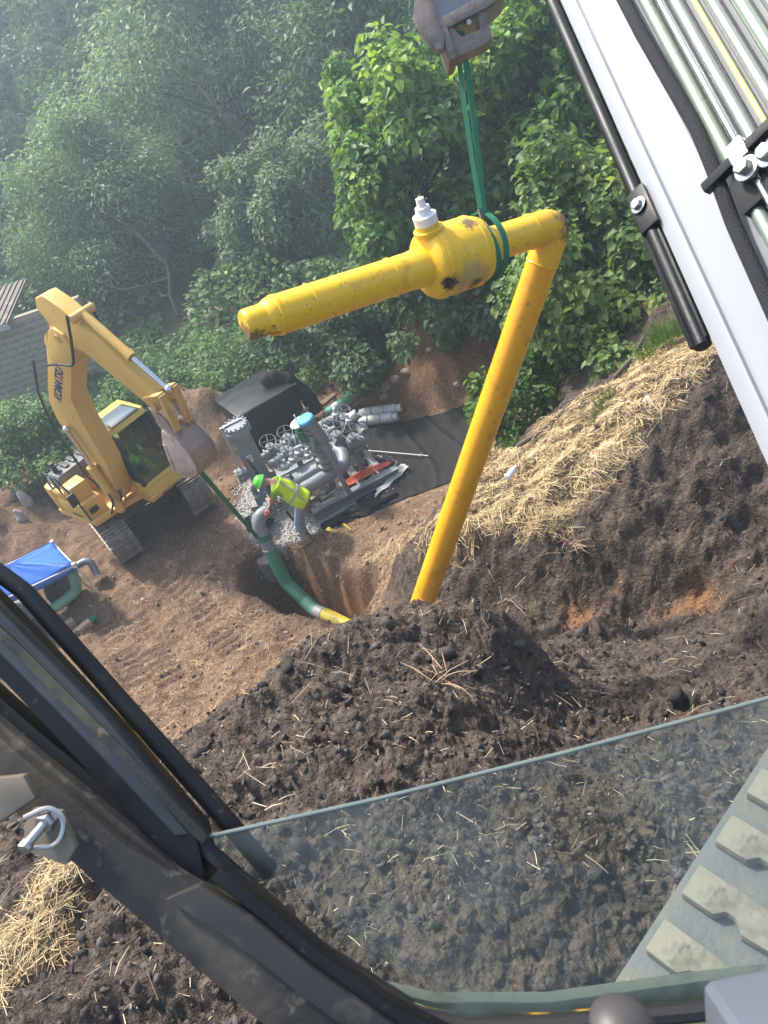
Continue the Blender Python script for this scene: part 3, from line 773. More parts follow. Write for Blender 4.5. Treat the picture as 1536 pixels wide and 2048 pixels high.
UNDER = [((560, 715, 20.5), (2.5, 1.3, .95), 50, 15000, .12, LF_MID, "low green thicket behind the brown spoil heap and the black box"),
         ((700, 700, 19.5), (1.7, 1.2, 1.0), 40, 11000, .12, LF_MID, "low thicket above the pale wrapped rolls"),
         ((450, 720, 22), (1.8, 1.2, .8), 34, 9000, .12, LF_MID, "low bush between the locust trunk and the spoil heap"),
         ((640, 600, 24), (3.0, 1.4, 1.3), 50, 14000, .14, LF_DARK, "shaded undergrowth below the leaning trunk"),
         ((430, 560, 27), (2.6, 1.4, 1.3), 50, 13000, .14, LF_DARK, "shaded undergrowth right of the locust trunk"),
         ((20, 885, 18.4), (1.4, 1.1, .85), 40, 12000, .11, LF_MID, "leafy bush at the left edge in front of the block wall"),
         ((85, 860, 18.4), (1.4, 1.0, .75), 44, 13000, .11, LF_MID, "bush behind the engine hood of the far excavator"),
         ((180, 885, 18.2), (1.2, 1.0, .6), 34, 10000, .11, LF_MID, "bush framed between boom and arm of the far excavator"),
         ((275, 805, 20.0), (1.3, 1.0, .55), 34, 9500, .11, LF_MID, "bush under the raised arm of the far excavator"),
         ((300, 640, 27.5), (2.2, 1.2, 1.2), 34, 9000, .13, LF_MID, "bush at the right-hand corner of the block building"),
         ((40, 640, 31), (2.0, 1.4, 1.4), 40, 10000, .15, LF_MID, "vine heap behind the metal roof of the block building")]
for k, (pp, rad, nc, nl, ls, lm, lab) in enumerate(UNDER):
    shrub("undergrowth_bush", lab, "bush", blob(pp, rad, nc, .3, 60 + k), nl, ls, lm, 60 + k, "undergrowth around the work area", asp=.6)
# grass tuft on top of the straw bank
def grass(px_, n, h, spread, label):
    c = P(*px_); t = thing("grass_tuft", (c[0], c[1], hz(c[0], c[1])), label, "grass", "grass tufts on the straw bank")
    b = c + rng.normal(size=(n, 3)) * spread; b[:, 2] = h_full(b[:, 0], b[:, 1])
    d = unit(rng.normal(size=(n, 3)) * np.array([.6, .6, .2]) + np.array([-.2, -.1, 1])); L = h * (.5 + .7 * rng.random(n))
    bend = unit(rng.normal(size=(n, 3))) * np.array([1, 1, .1]); s_ = unit(np.cross(d, bend)) * .004
    p1, p2 = b + d * (L * .6)[:, None], b + d * (L * .85)[:, None] + bend * (L * .35)[:, None]
    v = np.stack([b - s_, b + s_, p1 - s_ * .8, p1 + s_ * .8, p2 - s_ * .1, p2 + s_ * .1], 1).reshape(-1, 3) - np.array(t.location)
    f = (np.array([[0, 1, 3, 2], [2, 3, 5, 4]])[None] + (np.arange(n) * 6)[:, None, None]).reshape(-1, 4)
    q = rng.random(n); tt = np.repeat(np.stack([q, q * 0, q, np.ones(n)], 1), 6, 0)
    np_mesh("grass_blades", v, f, 4, LF_GRASS, t, tint=tt)["kind"] = "stuff"
grass((1335, 745, 9.5), 700, .34, .16, "tall grass tuft on the straw bank below the boom's black guard")
grass((1210, 850, 9.3), 160, .2, .10, "thin green grass tuft in the middle of the straw bank")
grass((1010, 880, 10.6), 300, .22, .16, "grass at the straw's left edge next to the yellow pipe")
# ------------------------------------------------------------------ hanging yellow pipe spool
WHITE_WRAP = mat("white_wrap", (.80, .79, .76), .6, var=.06, scale=10, bump=.3, bscale=40)
SLING_G = mat("sling_green", (.02, .18, .085), .75, var=.3, scale=18, dirt=[((.05, .06, .05), .62, .75, 9)], bump=.4, bscale=120)
A = P(505, 646, 5.1); E_ = P(1112, 447, 6.2); B_ = P(853, 1182, 8.5); B_ = E_ + (B_ - E_) * 1.16
dA = (A - E_) / np.linalg.norm(A - E_); dB = (B_ - E_) / np.linalg.norm(B_ - E_)
LA = np.linalg.norm(A - E_)
PR = .137
vt = LA * .395                                        # valve centre along the run, measured from the elbow
spool = thing("pipe_spool", (E_[0] - .9, E_[1] - .3, hz(E_[0] - .9, E_[1] - .3)), "yellow coated pipe spool with ball valve hanging from the green sling", "pipe")
K_BLK, K_MUD = (.03, .025, .022), (.22, .14, .06)
def on_spool(p): return np.array(p) - np.array(spool.location)
Y_TOP = mat("yellow_epoxy", (.90, .53, .018), .36, var=.10, scale=3, dirt=[((.58, .34, .04), .55, .80, 4), ((.40, .26, .07), .62, .68, 19), ((.10, .07, .04), .665, .70, 33)], bump=.05, bscale=25, coat=.15)
Y_CAP = mat("yellow_cap_scuffed", (.88, .52, .02), .42, var=.14, scale=4, dirt=[((.05, .04, .03), .655, .69, 28)], bump=.08, bscale=25, coat=.1,
            spots=[(on_spool(A + np.array([-.03, -.02, -.10])), .22, K_BLK, 14), (on_spool(A + dA * .05 + np.array([0, -.05, -.07])), .16, K_MUD, 20)])
Y_ELB = mat("yellow_elbow_scuffed", (.86, .47, .016), .42, var=.16, scale=4, dirt=[((.40, .24, .05), .60, .75, 8)], bump=.08, bscale=25, coat=.1,
            spots=[(on_spool(E_ - dA * .02 - dB * .02), .27, (.36, .20, .06), 14), (on_spool(E_ - dA * .06 + dB * .05 + np.array([.05, -.06, 0])), .19, K_BLK, 11)])
VCb = E_ + dA * vt
Y_DIRTY = mat("yellow_valve_scuffed", (.88, .53, .022), .42, var=.14, scale=4, dirt=[((.50, .32, .06), .56, .74, 6), ((.06, .05, .04), .675, .71, 24)], bump=.08, bscale=25, coat=.1,
              spots=[(on_spool(VCb - dA * .06 + np.array([.02, -.22, -.12])), .27, (.52, .37, .13), 9), (on_spool(VCb - dA * .12 + np.array([0, -.2, -.16])), .11, K_BLK, 20), (on_spool(VCb + dA * .10 + np.array([0, -.24, -.08])), .11, K_BLK, 30), (on_spool(VCb - dA * .2 + np.array([0, -.1, .24])), .12, (.2, .13, .06), 24)])
Y_LEG = mat("orange_yellow_epoxy", (.84, .385, .008), .40, var=.14, scale=2.2, dirt=[((.56, .23, .02), .56, .78, 5), ((.42, .19, .05), .62, .68, 17), ((.20, .10, .05), .66, .70, 30)], bump=.05, bscale=25, coat=.1)
Y_PALE = mat("yellow_valve_paint", (.80, .50, .03), .5, var=.12, scale=5, dirt=[((.40, .27, .06), .60, .76, 8)], bump=.12, bscale=30)
VC = E_ + dA * vt
m = MB(); m.lathe(E_ + dA * .22, dA, [(0, PR), (vt - .47, PR)], 32); m.build("pipe_run", Y_TOP, spool)
m = MB(); m.lathe(E_ + dA * (vt + .42), dA, [(0, PR * 1.02), (LA - vt - .62, PR * 1.02), (LA - vt - .615, PR * 1.06), (LA - vt - .595, PR * 1.06), (LA - vt - .59, PR * 1.0)], 32); m.build("pipe_run", Y_TOP, spool)
m = MB(); L0 = LA - .20
m.lathe(E_ + dA * L0, dA, [(0, PR * 1.02), (.06, PR * .98), (.10, PR * .86), (.11, PR * .80), (.225, PR * .80), (.252, PR * .77), (.266, PR * .68), (.27, PR * .3)], 32)
cap_ = m.build("end_cap", Y_CAP, spool); cap_["label"] = "scuffed reducing end cap with black smears"
for t_ in (.16, .235):
    pass
m = MB(); ang_pts = fillet([E_ + dA * .30, E_, E_ + dB * .34], .17, 12); m.tube(ang_pts, PR * 1.01, 32)
el_ = m.build("elbow", Y_ELB, spool); el_["label"] = "scuffed yellow elbow with black rub marks"
m = MB(); m.lathe(E_ + dB * .30, dB, [(0, PR), (np.linalg.norm(B_ - E_) - .3, PR)], 32); leg_ = m.build("pipe_leg", Y_LEG, spool); leg_["label"] = "orange-yellow lower leg of the spool"
for o_, dd, r_ in ((E_ + dA * .29, dA, PR * 1.015), (E_ + dB * .33, dB, PR * 1.015), (E_ + dA * (vt + .56), dA, PR * 1.03), (E_ + dA * (LA - .46), dA, PR * 1.03)):
    m = MB(); m.ring(o_, dd, r_, .0065, 32, 6); m.build("weld_bead", Y_TOP, spool)
# valve body
bo = VC - dA * .30
m = MB(); m.lathe(bo, dA, [(-.16, PR), (-.05, PR * 1.02), (.0, .19), (.02, .245), (.06, .258), (.10, .262), (.12, .272), (.30, .272), (.33, .265), (.44, .262), (.455, .270), (.475, .270), (.48, .256), (.505, .252), (.515, .246), (.532, .225), (.545, .185), (.552, PR * 1.08), (.66, PR * 1.06), (.67, PR * 1.03), (.80, PR * 1.03)], 40)
vb = m.build("valve_body", Y_DIRTY, spool, ang=24); vb["label"] = "ball valve drum with black scrapes"
for t_ in (.115, .345, .452, .49):
    m = MB(); m.ring(bo + dA * t_, dA, .268 if t_ < .48 else .25, .009, 40, 6); m.build("body_band", Y_DIRTY, vb)
_, vx, vy = frame_of(dA)
upv = np.array([0, 0, 1.0]) - dA * dA[2]; upv /= np.linalg.norm(upv)
sdv = np.cross(dA, upv)
vup = upv * .98 + dA * .22 ; vup /= np.linalg.norm(vup)
st0 = bo + dA * .42 + vup * .24
m = MB(); m.lathe(st0, vup, [(0, .115), (.035, .115), (.04, .09), (.075, .09)], 24); m.build("stem_flange", Y_PALE, spool)
m = MB(); m.lathe(st0 + vup * .07, vup, [(0, .088), (.07, .092), (.075, .064), (.08, .06), (.13, .056), (.135, .036), (.14, .034), (.195, .031), (.20, .012)], 20, True); m.build("stem_wrap", WHITE_WRAP, spool)
for ang, t_, sz in ((-2.1, .20, (.07, .06, .05)), (-2.5, .14, (.05, .05, .06))):
    dn = upv * math.cos(ang) + sdv * math.sin(ang) * (-1)
    m = MB(); R = np.column_stack((dA, np.cross(dn, dA), dn)); m.box(bo + dA * t_ + dn * .285, sz, R); m.build("drain_lug", Y_DIRTY, vb, bev=.006)

# lifting sling: two flat legs and a choke round the valve's right shoulder
sl_c = bo + dA * -.03
sl = thing("lifting_sling", sl_c, "green webbing sling from the grapple hook down to the yellow valve", "sling")
top = P(918, 62, 5.55)
side = np.cross(dA, [0, 0, 1.0]); side /= np.linalg.norm(side)
def ribbon(name, pts, w, wid, parent, t=.006):
    mb = MB(); n = len(pts); vv = []
    for i in range(n):
        d = pts[min(i + 1, n - 1)] - pts[max(i - 1, 0)]; d = d / np.linalg.norm(d)
        a = np.array(wid[i] if isinstance(wid, list) else wid, float); a = a - d * (a @ d); a /= np.linalg.norm(a)
        nn = np.cross(d, a)
        vv += [pts[i] - a * w / 2 - nn * t, pts[i] + a * w / 2 - nn * t, pts[i] + a * w / 2 + nn * t, pts[i] - a * w / 2 + nn * t]
    ff = []
    for i in range(n - 1):
        for k in range(4): ff.append((i * 4 + k, i * 4 + (k + 1) % 4, i * 4 + 4 + (k + 1) % 4, i * 4 + 4 + k))
    ff += [(0, 1, 2, 3), ((n - 1) * 4 + 3, (n - 1) * 4 + 2, (n - 1) * 4 + 1, (n - 1) * 4)]
    mb.add(vv, ff)
    return mb.build(name, SLING_G, parent, ang=30)
kn = sl_c + upv * .27 + side * -.02
wv = np.array([1, -.25, 0])
for s_, w_ in ((-.03, .036), (.022, .042)):
    ribbon("webbing_leg", [lerp(top + ax * s_ * .8, kn + ax * s_ * .55, t) + ax * .012 * math.sin(math.pi * t) * s_ / .03 for t in np.linspace(0, 1, 9)], w_, [ax + CF * .35 * (1 if s_ > 0 else -.6)] * 9, sl)
for off_, tl in ((0, .0), (.075, .30)):
    rad_ = .262 if off_ == 0 else .25
    cpts = []
    for k in range(25):
        a = -2.95 + 5.9 * k / 24 
        cpts.append(sl_c + dA * (-.02 + off_ + .05 * math.cos(a) * tl * 3) + (upv * math.cos(a) + sdv * math.sin(a)) * rad_)
    ribbon("choke_wrap", cpts, .05, dA, sl, .005)
ribbon("wear_sleeve", [kn + upv * .02 - dA * .02 + ax * (-.03 + .02 * t) - ay * .07 * t for t in np.linspace(0, 1, 4)], .06, ax * .6 + CF * .4, sl, .008).data.materials[0] = mat("grey_sleeve", (.12, .13, .12), .8)

# ------------------------------------------------------------------ the excavator the photograph is taken from
BLACK_P = mat("black_frame_paint", (.0075, .0075, .009), .45, var=.4, scale=6, spec=.28, dirt=[((.05, .043, .035), .58, .80, 5), ((.05, .045, .036), .64, .70, 70)], bump=.06, bscale=40)
BLACK_D = mat("black_frame_dusty", (.026, .024, .021), .6, var=.4, scale=5, dirt=[((.10, .085, .062), .50, .74, 4), ((.12, .10, .075), .60, .68, 30)], bump=.15, bscale=30)
RUBBER = mat("rubber_seal", (.016, .016, .017), .75, var=.3, dirt=[((.10, .09, .07), .6, .8, 6)])
WHITE_B = mat("white_boom_paint_shaded", (.32, .33, .355), .42, var=.03, scale=3, dirt=[((.50, .49, .47), .66, .80, 7)], coat=.25)  # white paint greyed all over, standing in for shade on the boom
STEEL = mat("zinc_steel", (.42, .43, .42), .32, 1.0, var=.15, scale=12)
STEEL_D = mat("dull_steel", (.30, .29, .27), .5, .8, var=.25, scale=12, dirt=[((.12, .08, .05), .6, .8, 14)])
HOSE = mat("braided_hose", (.022, .022, .024), .8, var=.4, scale=120, bump=.7, bscale=220)
TUBE = mat("hydraulic_tube", (.26, .27, .265), .35, .5, var=.08, scale=5)
GLOVE = mat("grey_plastic", (.095, .105, .13), .45, var=.06, scale=10)
exc = thing("excavator", (0.0, -.3, 5.35), "excavator the view is taken from: white boom, black cab pillar, lower window and track", "excavator")
# window plane
WA, WB, WC = P(390, 1680, 1.03), P(1536, 1392, 1.02), P(1000, 2012, .98)
wn_ = np.cross(WB - WA, WC - WA); wn_ /= np.linalg.norm(wn_)
if wn_ @ CF > 0: wn_ = -wn_
def W(x, y, off=0.0):
    d = ray(x, y); return CC + d * (((WA + wn_ * off) - CC) @ wn_) / (d @ wn_)
def glass_material():
    m, nt, bs = new_mat("dusty_tinted_glass")
    out = nt.nodes["Material Output"]
    tc = nd(nt, "TexCoord").outputs["Object"]
    tr = nd(nt, "BsdfTransparent"); tr.inputs[0].default_value = (.88, .92, .885, 1)
    gl = nd(nt, "BsdfGlossy"); gl.inputs["Roughness"].default_value = .06; gl.inputs[0].default_value = (.9, 1, .95, 1)
    df = nd(nt, "BsdfDiffuse"); df.inputs[0].default_value = (.42, .44, .42, 1)
    fr = nd(nt, "Fresnel"); fr.inputs[0].default_value = 1.28
    m1 = nd(nt, "MixShader"); nt.links.new(fr.outputs[0], m1.inputs[0]); nt.links.new(tr.outputs[0], m1.inputs[1]); nt.links.new(gl.outputs[0], m1.inputs[2])
    d1 = rng_n(nt, noise_n(nt, tc, 5, 5, .6), .40, .74, .03, .16)  # broad whitish patches: dirt, also standing in for soft reflections in the pane
    d2 = rng_n(nt, noise_n(nt, tc, 90, 3, .7), .62, .78, 0, .10)
    ad = nd(nt, "Math", operation='ADD'); nt.links.new(d1, ad.inputs[0]); nt.links.new(d2, ad.inputs[1])
    m2 = nd(nt, "MixShader"); nt.links.new(ad.outputs[0], m2.inputs[0]); nt.links.new(m1.outputs[0], m2.inputs[1]); nt.links.new(df.outputs[0], m2.inputs[2])
    nt.links.new(m2.outputs[0], out.inputs[0])
    return m
GLASS = glass_material()
pane_px = [(392, 1684), (760, 1597), (1120, 1508), (1480, 1412), (1700, 1352), (1700, 1985), (1400, 2000), (1100, 2028), (940, 2032), (850, 2016), (770, 1984), (700, 1936), (620, 1866), (530, 1786), (440, 1716), (402, 1694)]
poly = [W(*q) for q in pane_px]
frm = MB()
pane = MB(); pane.prism(poly, -wn_ * .005); pane_o = pane.build("window_pane", GLASS, exc, sm=False); pane_o["label"] = "dusty green-tinted lower window pane"
m = MB(); m.tube([W(*q, -.002) for q in [(390, 1684), (401, 1677), (760, 1597), (1120, 1508), (1480, 1412), (1700, 1352)]], .0032, 8); m.build("glass_edge", mat("glass_edge", (.13, .165, .15), .3, var=.2, scale=20), pane_o)
# rubber seal and frame round the lower left corner
seal_px = [(330, 1600), (420, 1706), (530, 1802), (620, 1884), (700, 1956), (770, 2004), (850, 2038), (940, 2056), (1100, 2052), (1400, 2022), (1750, 1990)]
m = MB(); m.tube([W(*q, .004) for q in seal_px], .012, 8); m.build("window_seal", RUBBER, exc)
def strip(name, left, right, near, thick, mt, parent=exc, bev=.004):
    """frame member between two pixel lines on the window plane, given real thickness"""
    mb = MB(); a = [W(*q, near) for q in left]; b = [W(*q, near) for q in right]
    if left[0][0] < -150:                              # goes on up to the cab roof
        for e in (a, b): e[0] = e[0] + (e[0] - e[1]) / np.linalg.norm(e[0] - e[1]) * 1.1
    n = len(a); vv = a + b + [q - wn_ * thick for q in a] + [q - wn_ * thick for q in b]; ff = []
    for i in range(n - 1):
        ff += [(i, i + 1, n + i + 1, n + i), (2 * n + i, 3 * n + i, 3 * n + i + 1, 2 * n + i + 1), (i, 2 * n + i, 2 * n + i + 1, i + 1), (n + i, n + i + 1, 3 * n + i + 1, 3 * n + i)]
    ff += [(0, n, 3 * n, 2 * n), (n - 1, 3 * n - 1, 4 * n - 1, 2 * n - 1)]
    mb.add(vv, ff); return mb.build(name, mt, parent, bev=bev)
pil = strip("cab_pillar", [(-260, 1085), (60, 1420), (300, 1680), (420, 1800)], [(-200, 1015), (10, 1235), (225, 1468), (392, 1668)], .02, .07, BLACK_P)
pil["label"] = "black front pillar of the cab"
strip("pillar_rib", [(-240, 1058), (30, 1310), (240, 1520), (405, 1690)], [(-230, 1045), (40, 1290), (250, 1500), (415, 1672)], .026, .014, BLACK_D, pil, .002)
strip("pillar_rib", [(-250, 1010), (-40, 1210), (195, 1450), (380, 1668)], [(-240, 1000), (-28, 1192), (208, 1434), (396, 1656)], .024, .03, mat("pillar_edge", (.035, .037, .04), .35, var=.3, scale=9), pil, .002)
strip("pillar_rib", [(-290, 1210), (30, 1500), (240, 1670), (420, 1830)], [(-280, 1190), (40, 1480), (250, 1650), (425, 1800)], .032, .03, BLACK_D, pil, .003)
strip("pillar_flange", [(-245, 1062), (-45, 1262), (160, 1470), (350, 1672)], [(-240, 1012), (-32, 1212), (192, 1450), (378, 1668)], .022, .02, mat("pillar_grey", (.040, .042, .048), .4, var=.3, scale=7, dirt=[((.09, .08, .065), .6, .75, 9)]), pil, .003)
strip("pillar_web", [(-300, 1225), (20, 1525), (230, 1690), (410, 1850)], [(-270, 1150), (50, 1440), (260, 1615), (425, 1790)], .012, .04, BLACK_P, pil, .002)
sill = strip("lower_frame", [(-340, 1330), (0, 1600), (140, 1722), (325, 1880), (525, 2050), (745, 2250)], [(-300, 1210), (40, 1510), (250, 1690), (440, 1800), (590, 1890), (900, 2090)], .045, .06, BLACK_D)
sill["label"] = "dusty lower cab frame running to the floor"
strip("frame_lip", [(420, 1760), (520, 1840), (620, 1930), (760, 2040), (900, 2110)], [(440, 1735), (540, 1815), (640, 1905), (780, 2010), (920, 2080)], .05, .03, BLACK_P, sill, .003)
strip("frame_step", [(330, 1800), (460, 1880), (600, 1990), (760, 2110)], [(400, 1770), (500, 1835), (620, 1935), (800, 2060)], .058, .02, mat("scuffed_black", (.03, .028, .026), .5, dirt=[((.14, .12, .09), .5, .7, 8)]), sill, .003)
# bottom rail seen through and below the glass
RAIL = mat("dusty_floor_rail", (.40, .42, .33), .7, var=.2, scale=6, dirt=[((.20, .19, .14), .55, .7, 9)], bump=.2, bscale=40)
strip("floor_rail", [(700, 1975), (860, 2040), (1100, 2050), (1400, 2010), (1800, 1965)], [(690, 1962), (870, 2004), (1100, 2004), (1400, 1962), (1800, 1920)], -.03, .03, RAIL, exc, .003)
strip("floor_trim", [(980, 2090), (1250, 2085), (1800, 2030)], [(980, 2052), (1250, 2035), (1800, 1990)], .0, .02, mat("yellow_trim", (.50, .43, .16), .6, var=.2, dirt=[((.2, .17, .1), .5, .7, 7)]), exc, .003)
# grab bar
m = MB(); g_ = fillet([W(-260, 1150, .0) , W(-40, 1118, -.02), W(48, 1182, -.025), W(236, 1395, -.03), W(460, 1648, -.03), W(540, 1745, -.05)], .08, 8); m.tube(g_, .0135, 14); m.build("grab_bar", BLACK_P, exc)
# latch on the frame
lt = W(30, 1600, .08)
LATCH = mat("latch_bracket", (.20, .165, .12), .55, .3, var=.3, scale=20)
def WX(px_, py_, off): return W(px_, py_, off)
m = MB(); m.prism([W(-80, 1560, .07), W(60, 1545, .07), (W(85, 1590, .07)), W(-20, 1660, .07)], wn_ * .018); lb = m.build("latch", LATCH, exc, bev=.003)
m = MB(); m.prism([W(55, 1650, .09), W(75, 1612, .09), W(130, 1618, .09), W(160, 1690, .09), W(140, 1725, .09), W(70, 1700, .09)], wn_ * .012); m.build("latch_plate", LATCH, lb, bev=.002)
m = MB(); m.tube(fillet([W(52, 1700, .115), W(118, 1690, .11), W(132, 1640, .11), W(100, 1612, .11), W(48, 1636, .115)], .02, 6), .0035, 8); m.build("latch_ring", STEEL, lb)
m = MB(); m.cyl(W(95, 1640, .105), W(52, 1692, .125), .0062, .0062, 12); m.cyl(W(100, 1634, .10), W(86, 1650, .112), .013, .013, 6); m.cyl(W(58, 1684, .118), W(46, 1700, .128), .0085, .0085, 6); m.build("latch_bolt", STEEL, lb, bev=.001)
# armrest console and knob inside the cab
m = MB(); m.prism([P(1400, 1968, .62), P(1416, 1955, .62), P(1700, 1900, .62), P(1760, 2300, .62), P(1420, 2300, .62)], -CF * .10); ar = m.build("armrest", GLOVE, exc, bev=.012)
m = MB(); m.tube(fillet([P(1460, 2110, .60), P(1470, 2050, .60), P(1520, 2010, .60), P(1640, 1980, .60)], .02, 6), .010, 10); m.build("armrest_trim", BLACK_P, ar)
m = MB(); m.lathe(P(1235, 2120, .66), -CF * .3 + ay * .9, [(0, .020), (.03, .028), (.046, .028), (.056, .020), (.06, .006)], 20); m.build("lever_knob", mat("dark_knob", (.05, .045, .045), .45), exc)
# boom
b0, b1 = P(1128, -10, 2.5), P(1536, 893, 1.7)
bd = (b0 - b1) / np.linalg.norm(b0 - b1)
wv_ = np.array([.62, -.10, .78]); wv_ -= bd * (wv_ @ bd); wv_ /= np.linalg.norm(wv_)
bn = np.cross(bd, wv_); bn = bn if bn @ (CC - b0) > 0 else -bn
def BM(s, w, n): return b1 + bd * s + wv_ * w + bn * n
LB = np.linalg.norm(b0 - b1)
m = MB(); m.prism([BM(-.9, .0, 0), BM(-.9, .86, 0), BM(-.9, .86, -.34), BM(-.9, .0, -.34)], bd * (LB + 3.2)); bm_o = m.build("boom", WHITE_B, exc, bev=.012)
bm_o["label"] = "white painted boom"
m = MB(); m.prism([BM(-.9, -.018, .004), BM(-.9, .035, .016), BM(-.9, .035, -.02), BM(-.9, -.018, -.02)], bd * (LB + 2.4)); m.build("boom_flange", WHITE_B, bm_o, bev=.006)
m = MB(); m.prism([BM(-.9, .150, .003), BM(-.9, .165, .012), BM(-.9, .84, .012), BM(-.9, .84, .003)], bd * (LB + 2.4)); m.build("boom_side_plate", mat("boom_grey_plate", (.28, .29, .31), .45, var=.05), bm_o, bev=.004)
# black guard tube along the edge with clamp and bolt
m = MB(); m.tube([BM(s, -.045, .0) for s in np.linspace(.33, LB + 2, 6)], .022, 14); m.build("guard_tube", BLACK_P, bm_o)
m = MB(); m.prism([BM(.34, -.075, .012), BM(.34, -.02, .012), BM(.34, -.02, -.01), BM(.34, -.075, -.01)], bd * .42); m.build("guard_plate", BLACK_P, bm_o, bev=.004)
sB = float((W(0, 0) * 0 + P(1303, 410, 2.08) - b1) @ bd)
m = MB(); m.prism([BM(sB - .085, -.072, .0), BM(sB - .085, -.01, .0), BM(sB - .085, -.004, .026), BM(sB - .085, -.066, .03)], bd * .15); m.build("guard_clamp", BLACK_P, bm_o, bev=.008)
m = MB(); c_ = BM(sB, -.036, .03); m.cyl(c_, c_ + bn * .006, .024, .024, 18); m.cyl(c_ + bn * .006, c_ + bn * .02, .0165, .0155, 6); m.build("bolt", STEEL, bm_o, bev=.0015)
# hydraulic lines on the boom
def line(w, n, r, mt, nm, s0=-.9, s1=LB + 2.0):
    m = MB(); m.tube([BM(s, w * .72, n) for s in (s0, s1)], r * .85, 14); return m.build(nm, mt, bm_o)
hp = [BM(s, w * .72, n) for s, w, n in ((LB + 2, .245, .04), (LB * .95, .243, .045), (LB * .70, .25, .05), (LB * .46, .272, .055), (LB * .375, .262, .06), (LB * .29, .235, .05), (LB * .12, .218, .045), (LB * -.05, .232, .045), (-.2, .26, .045), (-.9, .26, .045))]
m = MB(); m.tube(fillet(hp, .6, 5), .0175, 12); m.build("hydraulic_hose", HOSE, bm_o)
GT = mat("greenish_tube", (.27, .32, .26), .3, .4, var=.06, scale=5)
line(.31, .035, .020, GT, "hydraulic_tube"); line(.365, .06, .011, STEEL, "hydraulic_tube", -.9); line(.40, .035, .02, TUBE, "hydraulic_tube")
line(.455, .04, .008, mat("yellow_green_line", (.62, .66, .20), .4), "hydraulic_tube"); line(.50, .035, .02, TUBE, "hydraulic_tube"); line(.57, .035, .022, GT, "hydraulic_tube"); line(.64, .035, .02, TUBE, "hydraulic_tube")
sc_ = LB * .36
m = MB(); m.prism([BM(sc_ - .02, .155, .06), BM(sc_ - .02, .52, .06), BM(sc_ - .02, .52, .085), BM(sc_ - .02, .155, .085)], bd * .028); m.build("hose_strap", BLACK_P, bm_o, bev=.004)
m = MB(); m.prism([BM(sc_ - .14, .20, .01), BM(sc_ - .14, .29, .01), BM(sc_ - .14, .29, .062), BM(sc_ - .14, .20, .062)], bd * .10); m.build("tube_clamp", RUBBER, bm_o, bev=.008)
for w_, s_ in ((.262, sc_ - .06), (.315, sc_ - .075), (.40, sc_ - .07)):
    m = MB(); c_ = BM(s_, w_, .075); m.cyl(c_, c_ + bn * .012, .03, .03, 16); m.cyl(c_ + bn * .012, c_ + bn * .035, .02, .019, 6); m.build("bolt", STEEL, bm_o, bev=.002)
m = MB(); m.box(BM(sc_ + .0, .262, .075), (.06, .045, .03), np.column_stack((bd, wv_, bn))); m.build("clamp_block", STEEL, bm_o, bev=.004)
m = MB(); c_ = BM(LB * .10, .295, .05); m.cyl(c_ - bd * .06, c_ + bd * .06, .035, .035, 8); m.build("tube_nut", mat("white_nut", (.8, .8, .78), .4), bm_o, bev=.004)
# boom tip, arm and coupler at the far end
tipb = b1 + bd * (LB + 2.25) + wv_ * .4 - bn * .17
HOOK = mat("worn_hook_steel", (.20, .165, .145), .55, .35, var=.35, scale=9, dirt=[((.10, .08, .065), .5, .7, 6), ((.34, .31, .28), .62, .75, 14)], bump=.2, bscale=40)
HOOKG = mat("grey_hook_plate", (.26, .26, .27), .5, .4, var=.25, scale=9, bump=.15, bscale=40)
armb = P(905, -60, 5.7)
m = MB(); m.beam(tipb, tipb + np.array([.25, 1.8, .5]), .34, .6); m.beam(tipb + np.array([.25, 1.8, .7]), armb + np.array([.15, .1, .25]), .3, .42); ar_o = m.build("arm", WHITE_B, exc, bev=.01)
def slab(name, pxs, depth, thick, mt, parent, bev=.006, tilt=0.0):
    m = MB(); m.prism([P(x, y, depth + tilt * (x - 905) / 100) for x, y in pxs], CF * thick); return m.build(name, mt, parent, bev=bev)
hk = slab("coupler", [(853, -70), (864, 0), (872, 40), (886, 66), (980, 15), (1012, -14), (1030, -90)], 5.50, .24, HOOKG, exc, tilt=.1)
hk["label"] = "worn steel grapple hook at the arm's end"
slab("hook_plate", [(826, 32), (834, -40), (850, -50), (868, 8), (876, 44), (890, 70), (888, 97), (877, 103), (842, 60)], 5.43, .06, HOOK, hk)
slab("hook_plate", [(829, 40), (836, 20), (866, 86), (860, 92)], 5.52, .05, HOOKG, hk, .003)
slab("hook_jaw", [(880, 60), (894, 52), (914, 112), (900, 119)], 5.44, .22, HOOK, hk)
slab("hook_jaw", [(894, 54), (903, 50), (923, 74), (960, 58), (955, 20), (968, 12), (984, 70), (976, 84), (914, 114), (908, 104)], 5.46, .12, HOOK, hk)
slab("hook_jaw", [(872, 40), (968, -12), (1010, -34), (1012, -14), (975, 14), (884, 60)], 5.44, .05, HOOK, hk)
m = MB(); m.cyl(P(932, 47, 5.56), P(938, 44, 5.44), .018, .018, 12); m.build("hook_pin", STEEL, hk)
